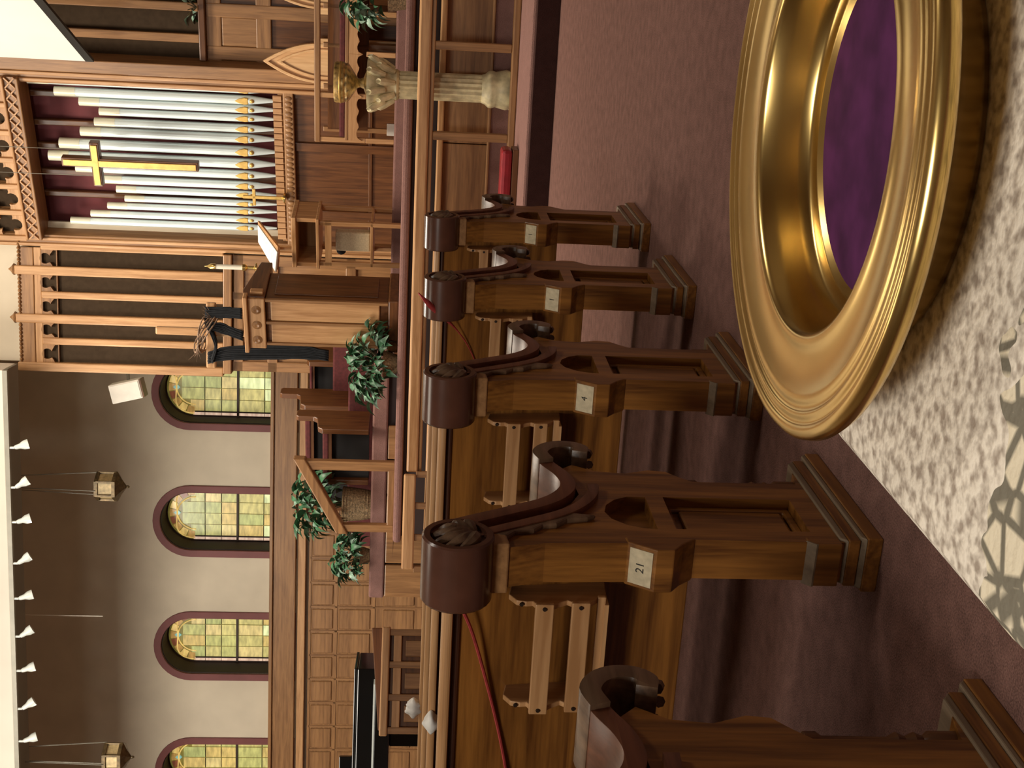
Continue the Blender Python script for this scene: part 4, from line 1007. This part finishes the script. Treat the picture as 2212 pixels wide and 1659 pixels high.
# ------------------------------------------------------------------ organ console, piano
oc = PD(870, 1366, 9.5)
con = thing('organ_console', 'oak organ console with three framed bays behind the pews', 'console', (oc.x, oc.y, 0), radians(30))
zt_ = PD(826, 1366, 9.5).z; 
L_ = .72
MB().box(-L_, 0, .0, .5, .1, zt_ - .06).build('carcass', 'dark_oak_x', con)
MB().box(-L_ - .04, .04, -.05, .54, zt_ - .06, zt_).build('top', 'pale_oak_x', con, bevel=.01)
MB().prism([(-L_ - .02, zt_), (.03, zt_), (.03, zt_ + .085), (-L_ - .02, zt_ + .012)], 'y', .2, .52).build('upper_board', 'dark_oak_x', con, bevel=.006)
MB().box(-L_ - .02, .02, -.02, .52, 0, .1).build('base', 'dark_oak_x', con, bevel=.01)
for k in range(4): MB().box(-L_ + L_ * k / 3 - .025, -L_ + L_ * k / 3 + .025, -.035, .0, .1, zt_ - .06).build('stile', 'oak_z', con, bevel=.006)
for zz in (zt_ - .12, .7, .3): MB().box(-L_, 0, -.03, 0, zz - .03, zz + .03).build('rail', 'pale_oak_x', con, bevel=.006)
for k in range(3): MB().box(-L_ + L_ * k / 3 + .06, -L_ + L_ * (k + 1) / 3 - .06, -.012, .0, .75, zt_ - .18).build('panel', 'oak_z', con, bevel=.006)
pn = PD(800, 1445, 11.6)
pia = thing('grand_piano', 'glossy black grand piano on the low side platform', 'piano', (pn.x, pn.y, .49), radians(14))
ztp = PD(764, 1500, 11.6).z - .49
outl = [(0, 0), (0, .5), (-.25, .62), (-.5, .95), (-.75, 1.45), (-1.1, 1.55), (-1.45, 1.4), (-1.5, 1.0), (-1.5, 0)]
MB().prism(outl, 'z', ztp - .34, ztp - .03).build('case', 'black_lacquer', pia, bevel=.01)
MB().prism([(x * 1.01 + .006, y * 1.01 - .006) for x, y in outl], 'z', ztp - .028, ztp).build('lid', 'black_lacquer', pia, bevel=.006)
MB().box(-1.5, -.0, -.22, .0, ztp - .34, ztp - .2).build('key_slip', 'black_lacquer', pia, bevel=.01)
MB().box(-1.42, -.08, -.20, -.05, ztp - .2, ztp - .185).build('keyboard', 'white_enamel', pia)
MB().box(-1.15, -.85, .02, .06, ztp, ztp + .12).build('music_desk', 'black_lacquer', pia, bevel=.005)
for x, y in ((-.12, .1), (-1.38, .1), (-1.1, 1.3)): MB().lathe([(.05, 0), (.04, .05), (.06, .3), (.07, ztp - .34)], 14, Matrix.Translation((x, y, 0))).build('leg', 'black_lacquer', pia, True)
MB().box(-.8, -.6, .15, .25, .08, ztp - .34).build('pedal_lyre', 'black_lacquer', pia, bevel=.01)
sp_ = PD(860, 1515, 10.6)
stl = thing('piano_bench', 'black piano bench in front of the grand piano', 'bench', (sp_.x, sp_.y, .0), radians(14))
zst = sp_.z
MB().box(-.22, .14, -.16, .16, zst - .06, zst + .02).build('seat', 'black_lacquer', stl, bevel=.02)
for x in (-.19, .11):
    for y in (-.13, .13): MB().box(x - .02, x + .02, y - .02, y + .02, 0, zst - .06).build('leg', 'black_lacquer', stl)

# ------------------------------------------------------------------ lanterns, cord, speaker
def lantern(px, py, xtop, xbase, xtip, d, label):
    p = PD(xtop, py, d); t = thing('hanging_lantern', label, 'lantern', (p.x, p.y, PD(xbase, py, d).z), radians(10), 'lanterns on chains')
    hb = p.z - PD(xbase, py, d).z; tip = PD(xtip, py, d).z - PD(xbase, py, d).z
    R0 = .17
    MB().lathe([(R0 * .92, 0), (R0 * .92, hb)], 6).build('glass_body', 'lantern_glass', t)
    MB().lathe([(R0 * 1.08, hb - .02), (R0 * 1.08, hb + .02), (R0 * .9, hb + .03)], 6).build('top_ring', 'lantern_bronze', t)
    MB().lathe([(.01, tip), (R0 * .55, tip * .55), (R0 * 1.1, -.02), (R0 * 1.1, .02)], 6).build('bottom_cone', 'lantern_bronze', t)
    for k in range(6):
        a = pi / 3 * k; MB().box(-.012, .012, -.012, .012, 0, hb, Matrix.Translation((R0 * cos(a), R0 * sin(a), 0))).build('corner_bar', 'lantern_bronze', t)
    zc = 8.6 - t.location.z
    for k in range(3):
        a = 2 * pi / 3 * k + .4; MB().tube([(R0 * cos(a), R0 * sin(a), hb), (.02 * cos(a), .02 * sin(a), zc * .62), (0, 0, zc)], .006, 5).build('chain', 'grey_metal', t)
    MB().ball((0, 0, tip - .01), .018, .018, .025).build('finial', 'lantern_bronze', t, True)
lantern(213, 1050, 213, 250, 273, 15.2, 'bronze lantern hanging before the wall between two stained glass windows')
lantern(230, 1635, 230, 262, 283, 15.0, 'bronze lantern hanging in front of the farthest stained glass window')
c_ = PD(222, 1331, 15.5)
tag(MB().tube([(c_.x, c_.y, c_.z), (c_.x, c_.y, 8.6)], .006, 5).build('steel_cable', 'white_paint', None), 'thin pale cable hanging before the window wall', 'cable')
spc = PD(276, 843, 15.0)
spk = thing('wall_speaker', 'white loudspeaker tilted beside the carved organ screen', 'speaker', (spc.x, spc.y, spc.z), radians(10))
R_ = Matrix.Rotation(radians(-14), 4, 'Y')
MB().box(-.115, .115, -.12, .10, -.185, .185, R_).build('cabinet', 'white_paint', spk, bevel=.012)
MB().box(-.10, .10, -.126, -.118, -.17, .17, R_).build('grille', 'white_paint', spk, bevel=.004)
MB().box(-.11, .11, -.11, .09, -.20, -.184, R_).build('underside', 'dark_oak_x', spk)
MB().tube([(.08, .05, .0), (.28, .12, .03)], .02, 8).build('bracket', 'grey_metal', spk)
